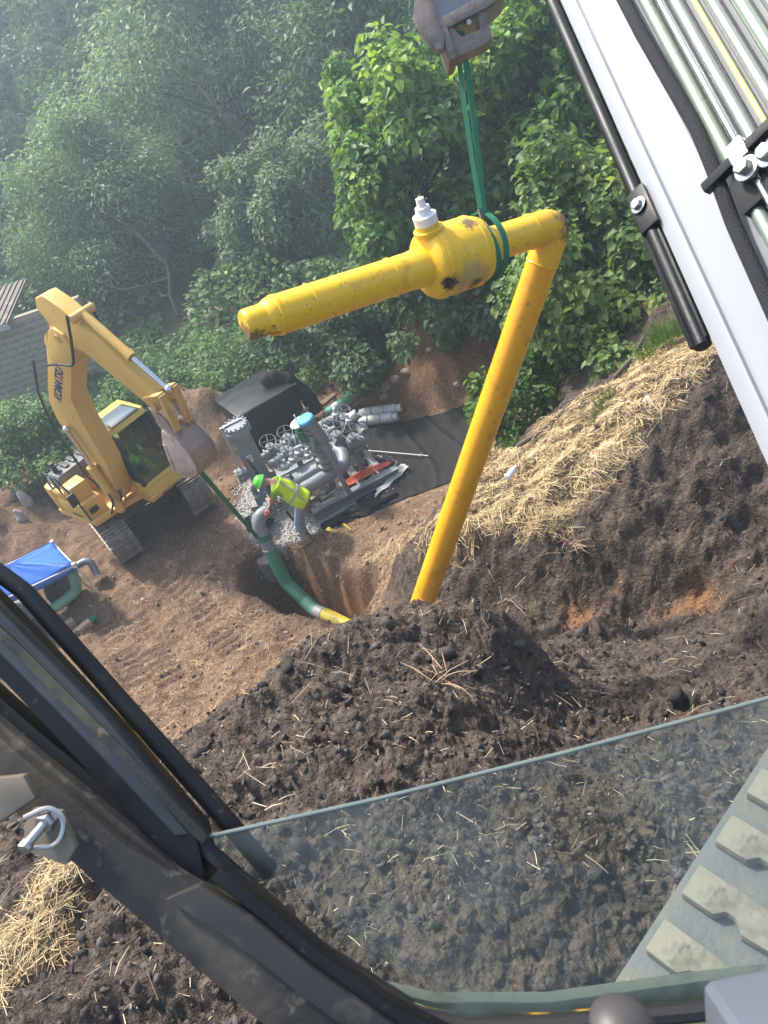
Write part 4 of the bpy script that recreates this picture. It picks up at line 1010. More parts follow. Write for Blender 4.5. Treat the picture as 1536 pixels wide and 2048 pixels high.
# its crawler track below the cab
TRK_B = mat("track_rubber", (.11, .12, .125), .7, var=.35, scale=7, dirt=[((.16, .14, .11), .5, .7, 8)], bump=.3, bscale=40)
TRK_L = mat("track_lug", (.235, .21, .165), .8, var=.35, scale=6, dirt=[((.13, .115, .09), .48, .66, 7), ((.10, .09, .075), .6, .7, 20)], bump=.25, bscale=30, stretch=(1, 1, 1))
zt = 6.25
ta, tb = G(1536, 1492, zt), G(1240, 1945, zt)
td = (ta - tb) / np.linalg.norm(ta - tb); tx = np.cross(td, [0, 0, 1.0])
track = MB()
prof = []
t0_, t1_ = tb - td * 1.0, ta + td * .55
zc = (zt + hz(.6, 1.2)) / 2
for p_ in (t0_, t1_): pass
Rt = .40
path = [t0_ + np.array([0, 0, 0.0])]
outl = [(0.0, 0.0)]
Lt = float(np.linalg.norm(t1_ - t0_))
pts2 = [(s, zt) for s in np.linspace(0, Lt, 8)] + [(Lt + Rt * math.sin(a), zt - Rt + Rt * math.cos(a)) for a in np.linspace(.2, math.pi, 9)] + [(s, zt - 2 * Rt) for s in np.linspace(Lt, 0, 8)[1:]]
poly3 = [np.array([*(t0_ + td * s)[:2], z]) for s, z in pts2]
m = MB(); m.prism(poly3, tx * .60); trk = m.build("crawler_track", TRK_B, exc, bev=.01); trk["label"] = "rubber crawler track seen through the window"
pitch_ = .205
lug_me = None
s = .12; k = 0
while s < Lt + .1:
    for off_, fl in ((.03, 1), (.36, -1)):
        q = np.array([*(t0_ + td * (s + (.10 if fl < 0 else 0)))[:2], zt])
        if lug_me is None:
            mb = MB(); mb.prism([(-.055, 0, 0), (.055, 0, 0), (.055, .10, 0), (.025, .125, 0), (.025, .155, 0), (.058, .185, 0), (.05, .265, 0), (-.05, .265, 0), (-.055, .14, 0)], (0, 0, .045))
            lug_me = mb.build("track_lug", TRK_L, trk, bev=.006, local=True)
            lug_me.parent = trk; o = lug_me
        else:
            o = lug_me.copy(); COL.objects.link(o); o.parent = trk
        a = math.atan2(td[1], td[0])
        loc = q + tx * off_ if fl > 0 else q + tx * (off_ + .24)
        o.location = V3(loc - np.array(exc.location)); o.rotation_euler = (0, 0, a + (math.pi if fl > 0 else 0))
    s += pitch_
# ------------------------------------------------------------------ the yellow excavator across the work area
KY = mat("machine_yellow", (.68, .42, .10), .45, var=.08, scale=3, dirt=[((.30, .20, .09), .60, .80, 4)], coat=.1)
KYO = mat("machine_yellow_dusty", (.55, .33, .10), .6, var=.18, scale=4, dirt=[((.25, .17, .10), .55, .75, 5)])
KYL = mat("cab_yellow", (.72, .50, .09), .4, var=.08, scale=3, coat=.1)
KBK = mat("machine_black", (.02, .02, .022), .5, var=.3, scale=6)
KGR = mat("hood_grey", (.10, .115, .13), .5, var=.2, scale=6, dirt=[((.2, .19, .17), .6, .8, 5)])
KSH = mat("track_shoe_steel", (.27, .23, .195), .55, .3, var=.4, scale=14, dirt=[(MUD, .48, .66, 8)], bump=.2, bscale=30)
KUN = mat("undercarriage_mud", (.085, .072, .062), .75, var=.3, scale=8, dirt=[(MUD, .5, .7, 5)], bump=.3, bscale=30)
KBU = mat("bucket_worn", (.31, .235, .185), .55, .25, var=.2, scale=7, dirt=[((.21, .15, .11), .55, .72, 6)], bump=.05)
KHO = mat("hydraulic_black", (.02, .02, .02), .5)
KBL = mat("lettering_navy", (.02, .035, .12), .5, var=.05)
KCH = mat("chrome_rod", (.62, .62, .60), .2, 1.0, var=.05)
m_, nt_, bs_ = new_mat("cab_glass")
tr_ = nd(nt_, "BsdfTransparent"); tr_.inputs[0].default_value = (.62, .74, .72, 1)
gl_ = nd(nt_, "BsdfGlossy"); gl_.inputs["Roughness"].default_value = .03
fr_ = nd(nt_, "Fresnel"); fr_.inputs[0].default_value = 1.5
mx_ = nd(nt_, "MixShader"); nt_.links.new(fr_.outputs[0], mx_.inputs[0]); nt_.links.new(tr_.outputs[0], mx_.inputs[1]); nt_.links.new(gl_.outputs[0], mx_.inputs[2])
nt_.links.new(mx_.outputs[0], nt_.nodes["Material Output"].inputs[0]); KGL = m_
KPHI = math.radians(-50)
KO = np.array([-5.02, 13.29, 0.03])
ko = thing("excavator", KO, "yellow tracked excavator with raised boom standing left of the pipe station", "excavator", rz=KPHI)
def kb(mb, name, mt, parent=ko, bev=0.0, **kw): return mb.build(name, mt, parent, bev=bev, local=True, **kw)
def X(x, z, y=0.0): return np.array([x, y, z])
# undercarriage, turned a little to the right of the house
TY = math.radians(-15)
tf = np.array([math.cos(TY), math.sin(TY), 0]); tl = np.array([-math.sin(TY), math.cos(TY), 0])
uc = tf * -.92 + tl * .44
def U(a, b, z): return uc + tf * a + tl * b + np.array([0, 0, z])
LT, RT, SW, GA = 2.35, .40, .54, .90
shoe = MB()
shoe.box((0, 0, 0), (.16, SW, .035)); 
for q in (-.06, .01): shoe.box((q, 0, .036), (.022, SW * .985, .05))
shoe_o = None
for sd_ in (-1, 1):
    m = MB()
    for b_ in (-.16, .16):
        m.prism([U(-LT / 2, sd_ * GA + b_ - .03, .12), U(LT / 2, sd_ * GA + b_ - .03, .12), U(LT / 2 + .2, sd_ * GA + b_ - .03, .40), U(LT / 2, sd_ * GA + b_ - .03, .66), U(-LT / 2, sd_ * GA + b_ - .03, .66), U(-LT / 2 - .2, sd_ * GA + b_ - .03, .40)], tl * .06)
    fr = kb(m, "crawler_track", KUN)
    for a_ in (-LT / 2, LT / 2):
        m = MB(); m.cyl(U(a_, sd_ * GA - .14, RT + .03), U(a_, sd_ * GA + .14, RT + .03), RT - .07, seg=20); kb(m, "track_wheel", KUN, fr)
    for a_ in np.linspace(-.9, .9, 6):
        m = MB(); m.cyl(U(a_, sd_ * GA - .2, .16), U(a_, sd_ * GA + .2, .16), .10, seg=12); kb(m, "track_roller", KUN, fr)
    per = 2 * LT + 2 * math.pi * RT; ns = 42
    for k in range(ns):
        s_ = per * k / ns
        if s_ < LT: a_, z_, th_ = -LT / 2 + s_, 2 * RT + .03, 0
        elif s_ < LT + math.pi * RT: q = (s_ - LT) / RT; a_, z_, th_ = LT / 2 + RT * math.sin(q), RT + .03 + RT * math.cos(q), q
        elif s_ < 2 * LT + math.pi * RT: a_, z_, th_ = LT / 2 - (s_ - LT - math.pi * RT), .03, math.pi
        else: q = (s_ - 2 * LT - math.pi * RT) / RT; a_, z_, th_ = -LT / 2 - RT * math.sin(q), RT + .03 - RT * math.cos(q), math.pi + q
        if shoe_o is None: shoe_o = kb(shoe, "track_shoe", KSH, fr, bev=.004); o = shoe_o
        else: o = shoe_o.copy(); COL.objects.link(o); o.parent = fr
        o.location = V3(U(a_, sd_ * GA, z_)); o.rotation_euler = (Matrix.Rotation(TY, 3, 'Z') @ Matrix.Rotation(th_, 3, 'Y')).to_euler()
m = MB()
nA = 14
top_, bot_ = [], []
for k in range(nA + 1):
    t = -1 + 2 * k / nA
    top_.append((t * .80, .62 + .26 * (1 - t * t))); bot_.append((t * .80, .26 + .30 * (1 - abs(t) ** 2.2)))
m.prism([U(.80, b, z) for b, z in top_] + [U(.80, b, z) for b, z in bot_[::-1]], -tf * 1.6); kb(m, "car_body", KUN, bev=.02)
m = MB(); m.cyl(uc * 0 + X(-.15, .80, .05), X(-.15, 1.02, .05), .56, seg=28); kb(m, "slew_ring", KBK)
def XB(x, z, y=0.0): return np.array([(x if y >= 0 else x * .72) if x > 0 else x * .60, y * .76 if y < 0 else y, z + (.06 if z < 1.05 else 0)])
def XQ(x, y, z): return tuple(XB(x, z, y))
# upper structure
m = MB(); m.prism([XB(.95, 1.00, 1.12), XB(.95, 1.00, .20), XB(.55, 1.0, .20), XB(.55, 1.0, -.30), XB(.40, 1.0, -1.02), XB(-1.75, 1.0, -1.10), XB(-2.0, 1.0, -.6), XB(-2.0, 1.0, .6), XB(-1.75, 1.0, 1.12)], (0, 0, .12)); kb(m, "deck", KY, bev=.02)
m = MB(); m.prism([XB(-1.25, 1.17, -1.10), XB(-1.75, 1.17, -1.08), XB(-2.02, 1.17, -.55), XB(-2.02, 1.17, .55), XB(-1.75, 1.17, 1.1), XB(-1.25, 1.17, 1.1)], (0, 0, .62)); kb(m, "counterweight", KY, bev=.06)
m = MB(); m.prism([XB(.32, 1.17, -.46), XB(.22, 1.17, -1.03), XB(-1.24, 1.17, -1.09), XB(-1.24, 1.17, -.40)], (0, 0, .40)); side_ = kb(m, "side_cabinet", KY, bev=.03)
m = MB(); m.prism([XB(.10, 1.57, -.50), XB(.04, 1.57, -.98), XB(-.52, 1.57, -1.0), XB(-.52, 1.57, -.46)], (0, 0, .36)); kb(m, "tool_box", KY, bev=.03)
m = MB(); m.prism([XB(-.6, 1.57, -1.05), XB(-1.24, 1.57, -1.07), XB(-1.24, 1.57, -.42), XB(-.6, 1.57, -.42)], (0, 0, .18)); kb(m, "engine_cover", KY, bev=.03)
m = MB(); m.prism([XB(-.95, 1.79, -.95), XB(-.95, 1.98, -.78), XB(-.95, 1.98, .78), XB(-.95, 1.79, .95), XB(-.95, 1.6, .95), XB(-.95, 1.6, -.95)], (-.55, 0, -.05)); hd = kb(m, "engine_hood", KGR, bev=.05)
for k in range(6):
    m = MB(); m.box(XQ(-1.42, -.62 + .25 * k, 1.995), (.34, .10, .03)); kb(m, "hood_vent", KBK, hd, bev=.01)
m = MB(); m.cyl((-.8, -.5, 1.95), (-.8, -.5, 2.2), .05, seg=12); kb(m, "exhaust_pipe", KBK)
m = MB(); m.box(XQ(.285, -.80, 1.36), (.03, .18, .12)); kb(m, "side_vent", KBK, side_)
text_mesh("lettering", "KOMATSU", .075, KBK, ko, Matrix.Translation((.10, -.815, 1.26)) @ Matrix.Rotation(math.pi / 2, 4, 'X') @ Matrix.Translation((-.3, 0, 0)))
text_mesh("lettering", "HGT155", .12, KBK, ko, Matrix.Translation((.955, .68, 1.085)) @ Matrix.Rotation(math.pi / 2, 4, 'Z') @ Matrix.Rotation(math.pi / 2, 4, 'X'))
# handrails and mirror
for pts in ([XB(-1.2, 1.78, -1.02), XB(-1.2, 2.25, -1.03), XB(-.75, 2.2, -1.03)], [XB(.28, 1.2, -1.03), XB(.30, 1.75, -1.05), XB(-.20, 2.22, -1.06), XB(-.55, 2.25, -1.05), XB(-.60, 1.75, -1.03)]):
    m = MB(); m.tube(fillet(pts, .1, 5), .018, 8); kb(m, "handrail", KBK)
m = MB(); m.box(XQ(.30, -1.12, 1.80), (.05, .17, .27)); kb(m, "side_mirror", KBK, bev=.015)
# cab
cx0, cx1, cy0, cy1, cz0, cz1 = -.12, .98, .22, 1.10, 1.17, 2.66
m = MB(); m.prism([X(cx0, cz0, cy0), X(cx1 + .02, cz0, cy0), X(cx1 + .02, cz0 + .32, cy0), X(cx0, cz0 + .42, cy0)], (0, cy1 - cy0, 0)); cabo = kb(m, "cab", KYL, bev=.02)
m = MB(); m.prism([X(cx0, cz1, cy0), X(cx1 - .16, cz1, cy0), X(cx1 - .20, cz1 + .12, cy0 + .06), X(cx0 + .05, cz1 + .14, cy0 + .06)], (0, 0, 0))
m = MB(); m.prism([X(cx0, cz1 - .02, cy0), X(cx1 - .14, cz1 - .02, cy0), X(cx1 - .20, cz1 + .11, cy0), X(cx0 + .06, cz1 + .13, cy0)], (0, cy1 - cy0, 0)); rf = kb(m, "cab_roof", KYL, cabo, bev=.035)
m = MB(); m.box(((cx0 + cx1) / 2 + .08, (cy0 + cy1) / 2, cz1 + .125), (.50, .58, .03)); kb(m, "roof_window", mat("roof_glass", (.12, .16, .19), .15, var=.2), rf, bev=.01)
m = MB(); m.box(((cx0 + cx1) / 2 + .08, (cy0 + cy1) / 2, cz1 + .118), (.60, .68, .03)); kb(m, "roof_frame", KBK, rf, bev=.01)
for (xa, za, xb, zb, y_) in ((cx1, cz0 + .32, cx1 - .16, cz1, cy0), (cx1, cz0 + .32, cx1 - .16, cz1, cy1), (cx0, cz0 + .4, cx0, cz1, cy0), (cx0, cz0 + .4, cx0, cz1, cy1), (.40, cz0 + .4, .36, cz1, cy0), (.40, cz0 + .4, .36, cz1, cy1)):
    m = MB(); m.beam(X(xa, za, y_), X(xb, zb, y_), .075, .075, (0, 1, 0)); kb(m, "cab_post", KBK, cabo, bev=.01)
m = MB(); m.prism([X(cx1 - .012, cz0 + .10, cy0 + .05), X(cx1 - .012, cz0 + .10, cy1 - .05), X(cx1 - .165, cz1 - .03, cy1 - .05), X(cx1 - .165, cz1 - .03, cy0 + .05)], (-.008, 0, 0))
m = MB(); m.prism([X(cx1 - .01, cz0 + .33, cy0 + .04), X(cx1 - .01, cz0 + .33, cy1 - .04), X(cx1 - .16, cz1 - .03, cy1 - .04), X(cx1 - .16, cz1 - .03, cy0 + .04)], (-.008, 0, 0)); kb(m, "windscreen", KGL, cabo, sm=False)
for y_ in (cy0, cy1):
    m = MB(); m.prism([X(cx0 + .04, cz0 + .42, y_), X(cx1 - .03, cz0 + .34, y_), X(cx1 - .17, cz1 - .03, y_), X(cx0 + .04, cz1 - .03, y_)], (0, .008, 0)); kb(m, "side_window", KGL, cabo, sm=False)
m = MB(); m.prism([X(cx0, cz0 + .42, cy0 + .03), X(cx0, cz0 + .42, cy1 - .03), X(cx0, cz1, cy1 - .03), X(cx0, cz1, cy0 + .03)], (.01, 0, 0)); kb(m, "rear_window", KGL, cabo, sm=False)
m = MB(); m.box((.02, .66, 1.75), (.12, .46, .75)); m.box((.2, .66, 1.5), (.36, .46, .14)); kb(m, "seat", KBK, cabo, bev=.04)
m = MB(); m.box((cx1 + .035, (cy0 + cy1) / 2, cz0 + .02), (.05, cy1 - cy0 + .1, .06)); m.box((cx1 + .01, (cy0 + cy1) / 2, cz0 + .25), (.05, cy1 - cy0, .05)); kb(m, "cab_step", KY, cabo, bev=.01)
# boom
BW = .36
boom_side = [(.16, 1.36), (.34, 1.22), (.60, 1.50), (.95, 2.4), (1.02, 3.30), (1.22, 3.86), (2.36, 4.92), (2.34, 5.18), (2.12, 5.28), (1.90, 5.20), (.62, 4.05), (.20, 3.62), (.02, 3.2), (.06, 2.3)]
m = MB(); m.prism([X(x, z, -BW / 2) for x, z in boom_side], (0, BW, 0)); bo_ = kb(m, "boom", KY, bev=.03)
bd2 = np.array([2.12 - .62, 0, 5.05 - 3.75]); bl = math.atan2(bd2[2], bd2[0])
for y_, rx in ((-BW / 2 - .004, math.pi / 2), (BW / 2 + .004, -math.pi / 2)):
    R4 = Matrix.Rotation(-bl, 4, 'Y') @ Matrix.Rotation(rx, 4, 'X')
    if rx < 0: R4 = R4 @ Matrix.Rotation(math.pi, 4, 'Z')
    text_mesh("lettering", "KOMATSU", .25, KBL, bo_, Matrix.Translation((1.10, y_, 4.12)) @ R4)
def cylin(name, a, b, r, rod_t, parent=ko, mt=KY):
    a, b = np.array(a, float), np.array(b, float); d = (b - a)
    m = MB(); m.cyl(a, a + d * rod_t, r, seg=16); m.cyl(a + d * (rod_t - .06), a + d * rod_t, r * 1.22, seg=16); m.ball(a, r * 1.1, 10, 6); o = kb(m, name, mt, parent)
    m = MB(); m.cyl(a + d * rod_t, b, r * .55, seg=12); m.ball(b, r * .9, 10, 6); kb(m, "cylinder_rod", KCH, o); return o
cylin("boom_cylinder", X(.55, 1.2, -.28), X(.46, 3.12, -.28), .085, .56)
cylin("boom_cylinder", X(.55, 1.2, .28), X(.46, 3.12, .28), .085, .56)
cylin("arm_cylinder", X(.25, 3.72, 0), X(2.02, 5.52, 0), .085, .68)
arm_side = [(1.90, 5.58), (2.05, 5.74), (2.32, 5.80), (2.66, 5.62), (3.16, 5.20), (4.02, 4.22), (3.96, 4.05), (3.78, 3.98), (2.60, 4.86), (2.20, 4.96), (2.06, 5.10)]
m = MB(); m.prism([X(x, z, -.135) for x, z in arm_side], (0, .27, 0)); arm_o = kb(m, "arm", KY, bev=.03)
cylin("bucket_cylinder", X(2.95, 5.48, 0), X(4.22, 4.36, 0), .07, .58)
for (x, z) in ((2.12, 5.10), (3.90, 4.10), (2.95, 5.48)):
    m = MB(); m.cyl(X(x, z, -.2), X(x, z, .2), .07, seg=14); kb(m, "pivot_pin", KYO, arm_o)
for y_ in (-.20, .20):
    m = MB(); m.tube(fillet([X(1.25, 4.55, y_ * 1.2), X(1.9, 4.7, y_ * 1.6), X(2.5, 4.75, y_ * 1.7), X(2.75, 5.2, y_ * 1.3), X(2.9, 5.55, y_)], .25, 6), .022, 8); kb(m, "hydraulic_hose", KHO)
m = MB(); m.tube(fillet([X(.35, 1.3, -.2), X(-.12, 1.9, -.27), X(-.08, 3.2, -.27), X(.25, 3.9, -.26), X(.9, 4.6, -.26)], .3, 6), .025, 8); kb(m, "hydraulic_hose", KHO)
for k in range(4):
    m = MB(); m.tube(fillet([X(.35 + .03 * k, 1.12, -.42 + .1 * k), X(.72, 1.55, -.36 + .1 * k), X(.42, 1.75, -.3 + .1 * k)], .14, 6), .02, 8); kb(m, "hydraulic_hose", KYO if k % 2 else KHO)
# linkage and bucket
for y_ in (-.14, .10):
    m = MB(); m.beam(X(4.22, 4.36, y_), X(3.74, 4.24, y_), .05, .12, (0, 1, 0)); kb(m, "bucket_link", KYO, bev=.01)
    m = MB(); m.beam(X(4.22, 4.36, y_), X(4.14, 3.72, y_), .05, .12, (0, 1, 0)); kb(m, "bucket_link", KYO, bev=.01)
bk = [(3.84, 4.06), (4.26, 3.86), (4.50, 3.52), (4.54, 3.16), (4.36, 2.86), (4.02, 2.70), (3.60, 2.66), (3.30, 2.70)]
bk = [(3.84 + (x - 3.84) * .62, 3.72 + (z - 4.06) * .66) for x, z in bk]
BKW = .42
m = MB()
def bk_pt(u_, w_):
    k = u_ * (len(bk) - 1); i = min(int(k), len(bk) - 2); t = k - i
    return X(lerp(bk[i][0], bk[i + 1][0], t), lerp(bk[i][1], bk[i + 1][1], t), (w_ - .5) * BKW)
m.grid(bk_pt, 21, 2); bko = kb(m, "bucket", KBU, solid=.035, ang=20)
KBS = mat("bucket_side_plate", (.50, .40, .34), .5, .2, var=.2, scale=7, dirt=[((.28, .19, .13), .52, .68, 6)])
for y_ in (-BKW / 2 - .03, BKW / 2):
    m = MB(); m.prism([X(x, z, y_) for x, z in bk] + [X(3.54, 3.1, y_), X(3.68, 3.48, y_)], (0, .03, 0)); kb(m, "bucket_side", KBS, bko, bev=.006)
    m = MB(); m.prism([X(3.52, 2.88, y_ - .012), X(3.58, 2.88, y_ - .012), X(3.73, 3.42, y_ - .012), X(3.67, 3.44, y_ - .012)], (0, .054, 0)); kb(m, "side_cutter", KBS, bko, bev=.004)
for y_ in (-.2, -.02, .16):
    m = MB(); m.prism([bk_pt(u_, .5) + np.array([.028 * (1 - u_), y_, -.028 * u_]) for u_ in np.linspace(.30, .98, 9)] + [bk_pt(u_, .5) + np.array([0, y_, 0]) for u_ in np.linspace(.98, .30, 9)], (0, .06, 0)); kb(m, "wear_strip", KBU, bko, bev=.004)
for k in range(5):
    y_ = -.19 + .095 * k; m = MB(); m.prism([X(3.53, 2.81, y_ - .025), X(3.53, 2.86, y_ - .025), X(3.38, 2.82, y_ - .025)], (0, .05, 0)); kb(m, "bucket_tooth", STEEL_D, bko, bev=.005)
for y_ in (-.2, .17):
    m = MB(); m.prism([X(3.74, 4.10, y_), X(4.0, 3.98, y_), X(4.16, 3.62, y_), X(3.84, 3.62, y_)], (0, .035, 0)); kb(m, "bucket_ear", KBU, bko, bev=.006)
# ------------------------------------------------------------------ pipe station on the gravel pad
GRY = mat("station_grey", (.21, .23, .245), .42, var=.08, scale=4, dirt=[((.16, .155, .15), .62, .8, 6)], coat=.1)
GRL = mat("station_grey_light", (.40, .42, .43), .45, var=.15, scale=10)
GRD = mat("station_grey_dark", (.13, .14, .15), .5, var=.15, scale=6)
PGREEN = mat("pipe_green_epoxy", (.060, .21, .125), .42, var=.15, scale=3, dirt=[((.20, .26, .20), .62, .75, 9)], coat=.1)
PGREEN_L = mat("pipe_mint_epoxy", (.16, .37, .26), .42, var=.10, scale=3, dirt=[((.22, .24, .20), .64, .8, 6)], coat=.1)
def KW(x, y, z):
    c, s_ = math.cos(KPHI), math.sin(KPHI)
    return KO + np.array([x * c - y * s_, x * s_ + y * c, z])
stn = thing("pipe_station", S(0.5, .8, 0), "grey gas pipe station on a steel skid standing on pale gravel", "pipe station")
def sp(name, pts, r, mt=GRY, fr=.0, parent=stn, seg=16):
    m = MB(); m.tube(fillet(pts, fr, 8) if fr else pts, r, seg); return m.build(name, mt, parent)
def flange(c, d, r, t=.045, parent=stn, pair=True, bolts=8):
    d = np.array(d, float); d /= np.linalg.norm(d)
    m = MB()
    for s_ in ((-t, t) if pair else (0,)):
        m.cyl(c + d * (s_ - t * .4), c + d * (s_ + t * .4), r, seg=20)
    o = m.build("flange", GRY, parent, bev=.004)
    m = MB(); _, x_, y_ = frame_of(d)
    for k in range(bolts):
        a = 2 * math.pi * k / bolts; q = c + (x_ * math.cos(a) + y_ * math.sin(a)) * r * .82
        m.cyl(q - d * t * 2, q + d * t * 2, .012, seg=6)
    m.build("flange_bolts", STEEL, o); return o
def wheel_valve(c, d, up, r, wr):
    """gate valve with hand wheel, body on the pipe axis d"""
    d, up = np.array(d, float) / np.linalg.norm(d), np.array(up, float) / np.linalg.norm(up)
    m = MB(); m.lathe(c - d * .16, d, [(0, r * 1.5), (.04, r * 1.5), (.045, r * 1.05), (.16, r * 1.3), (.275, r * 1.05), (.28, r * 1.5), (.32, r * 1.5)], 20)
    m.cyl(c, c + up * (r + .12), r * .75, r * .6); m.cyl(c + up * (r + .10), c + up * (r + .14), r * 1.0); v = m.build("valve", GRY, stn)
    m = MB(); m.cyl(c + up * (r + .1), c + up * (r + .34), .016, seg=8); wc = c + up * (r + .30)
    m.ring(wc, up, wr, .009, 24, 6); _, x_, y_ = frame_of(up)
    for k in range(4):
        a = math.pi / 2 * k; m.cyl(wc, wc + (x_ * math.cos(a) + y_ * math.sin(a)) * wr, .008, seg=6)
    m.build("hand_wheel", GRD, v); return v
# skid beams (I sections)
def ibeam(a, b, h, w, name, mt=GRY):
    m = MB(); t = .022; up = np.array([0, 0, 1.0])
    m.beam(a + up * (h - t / 2), b + up * (h - t / 2), w, t); m.beam(a + up * t / 2, b + up * t / 2, w, t); m.beam(a + up * t, b + up * (t), .02, .001)
    m.beam(a + up * h / 2, b + up * h / 2, .016, h - 2 * t - .002); return m.build(name, mt, stn, bev=.002)
ibeam(S(-.05, .0, .02), S(1.9, -.02, .02), .20, .17, "skid_beam")
ibeam(S(-.6, 1.75, .02), S(1.7, 1.75, .02), .20, .17, "skid_beam")
for u_ in (.15, 1.15, 1.62): ibeam(S(u_, .11, .03), S(u_, 1.64, .03), .16, .12, "cross_beam")
# large header and its riser elbow
hdr = [S(-.62, .02, .72), S(.95, .16, .72), S(1.06, .42, .80), S(.98, .75, .84)]
sp("header_pipe", hdr, .135, GRY, .2, seg=24)
flange(S(-.55, .025, .72), SU, .185)
flange(S(.05, .08, .72), SU, .15, .02)
sp("branch_pipe", [S(-.15, .32, .78), S(.05, .36, .78), S(.55, .42, .78)], .07); sp("branch_pipe", [S(-.15, .36, 1.0), S(-.17, .32, .80), S(.02, .34, .78)], .05, GRY, .06)
# blow-off stack
sb = S(.66, .20, .80)
m = MB(); m.lathe(sb, (0, 0, 1), [(0, .14), (.10, .14), (.11, .20), (.15, .20), (.16, .145), (.22, .155), (.27, .20), (.31, .20), (.32, .15), (.44, .16), (.45, .205), (.49, .205), (.50, .14)], 24); stk = m.build("relief_valve", GRY, stn)
for z_ in (.13, .29, .47): flange(sb + np.array([0, 0, z_]), (0, 0, 1), .205, .012, stk, False, 10)
e0 = sb + np.array([0, 0, .52])
sp("stack_elbow", [e0, e0 + SU * .02 + np.array([0, 0, .14]), e0 - SU * .10 - SV * .03 + np.array([0, 0, .72])], .16, GRY, .1, seg=24)
m = MB(); m.cyl(e0 - SU * .12 + np.array([0, 0, .22]), e0 - SU * .18 + np.array([0, 0, .22]), .20, seg=24); m.build("blind_flange", GRY, stn, bev=.004)
tp = e0 - SU * .10 - SV * .03 + np.array([0, 0, .72])
cov = MB(); cov.lathe(tp - np.array([0, 0, .05]) + SU * .008, (-.17 * SU[0], -.17 * SU[1], 1), [(0, .168), (.05, .172), (.07, .15), (.075, .02)], 20); cov.build("stack_cover", mat("blue_plastic", (.06, .32, .55), .35, var=.2, scale=14, bump=.4, bscale=25), stn)
for z_ in (.40, .52, .60):
    m = MB(); m.ring(e0 - SU * (.02 + .1 * z_ / .72) + np.array([0, 0, z_]), (.15 * (z_ * 10 % 2 - 1), .1, 1), .168, .009, 24, 6); m.build("stack_strap", KHO, stn)
# green actuator with white disc
ac = S(.50, .34, 1.50)
m = MB(); m.lathe(ac, (-.1, 0, 1), [(0, .11), (.03, .15), (.28, .155), (.31, .13), (.33, .05)], 20); m.build("actuator", mat("actuator_green", (.02, .14, .075), .35, var=.15, coat=.3), stn)
m = MB(); m.cyl(ac - SU * .05 + np.array([0, 0, .42]), ac - SU * .055 + np.array([0, 0, .445]), .17, seg=24); m.cyl(ac - SU * .05 + np.array([0, 0, .32]), ac - SU * .07 + np.array([0, 0, .62]), .016, seg=8); m.build("actuator_cap", mat("white_cap", (.62, .62, .60), .5), stn, bev=.003)
m = MB(); m.cyl(ac, ac - np.array([0, 0, .75]), .05, seg=12); m.build("actuator_stem", GRY, stn)
for q in (-.14, .14):
    m = MB(); m.beam(ac + SU * q - np.array([0, 0, .15]), ac + SU * q + np.array([0, 0, .4]), .03, .02); m.build("actuator_bracket", GRL, stn)
# front post of the pipe support
m = MB(); m.prism([S(.74, -.06, .20), S(.84, -.06, .20), S(.84, -.03, .20), S(.74, -.03, .20)], S(.62, .02, 1.42) - S(.74, -.06, .20)); m.build("support_post", GRY, stn, bev=.004)
for u_, v_ in ((.62, .42), (1.32, .50), (1.55, 1.0), (.3, 1.2), (-.3, 1.3)):
    m = MB(); m.box(S(u_, v_, .40), (.12, .10, .55)); m.build("support_leg", GRY, stn, bev=.004)
# filter vessel
v0, v1 = S(-.50, 1.38, .55), S(-.62, 1.05, 2.05)
vd = (v1 - v0) / np.linalg.norm(v1 - v0); vd = np.array([0, 0, 1.0]) * .96 + vd * .04; vd /= np.linalg.norm(vd)
v0 = S(-.55, 1.30, .50)
m = MB(); m.lathe(v0, vd, [(0, .06), (.03, .17), (.12, .20), (1.30, .20), (1.31, .265), (1.40, .265), (1.41, .25), (1.49, .25), (1.50, .10)], 28); ves = m.build("filter_vessel", GRY, stn)
m = MB(); _, fx_, fy_ = frame_of(vd)
for k in range(14):
    a = 2 * math.pi * k / 14; q = v0 + (fx_ * math.cos(a) + fy_ * math.sin(a)) * .228; m.cyl(q + vd * 1.28, q + vd * 1.53, .018, seg=6)
m.build("vessel_bolts", STEEL, ves)
fc = -np.array(CF) * np.array([1, 1, 0]); fc /= np.linalg.norm(fc)
sd_ = np.cross([0, 0, 1.0], fc)
m = MB(); m.prism([v0 + vd * .70 + fc * .205 - sd_ * .05, v0 + vd * .70 + fc * .205 + sd_ * .06, v0 + vd * .86 + fc * .205 + sd_ * .06, v0 + vd * .86 + fc * .205 - sd_ * .05], fc * .004); pl_ = m.build("name_plate", mat("white_plate", (.72, .72, .70), .5), ves, sm=False)
for k in range(3):
    m = MB(); m.prism([v0 + vd * (.735 + .04 * k) + fc * .211 - sd_ * .03, v0 + vd * (.735 + .04 * k) + fc * .211 + sd_ * .04, v0 + vd * (.75 + .04 * k) + fc * .211 + sd_ * .04, v0 + vd * (.75 + .04 * k) + fc * .211 - sd_ * .03], fc * .001); m.build("plate_marking", GRD, pl_, sm=False)
m = MB(); m.beam(v0 + vd * 1.52 - SU * .30 + SV * .05, v0 + vd * 1.52 + SU * .16 + SV * .05, .05, .03); m.beam(v0 - SU * .28 + SV * .05 + vd * .3, v0 - SU * .28 + SV * .05 + vd * 1.52, .05, .03); m.build("vessel_davit", GRL, ves, bev=.003)
for a_, b_ in ((-.1, .12), (.14, .1), (.0, -.14)):
    m = MB(); m.beam(v0 + SU * a_ + SV * b_ - np.array([0, 0, .48]), v0 + SU * a_ + SV * b_ + np.array([0, 0, .12]), .06, .06); m.build("vessel_leg", GRY, ves)
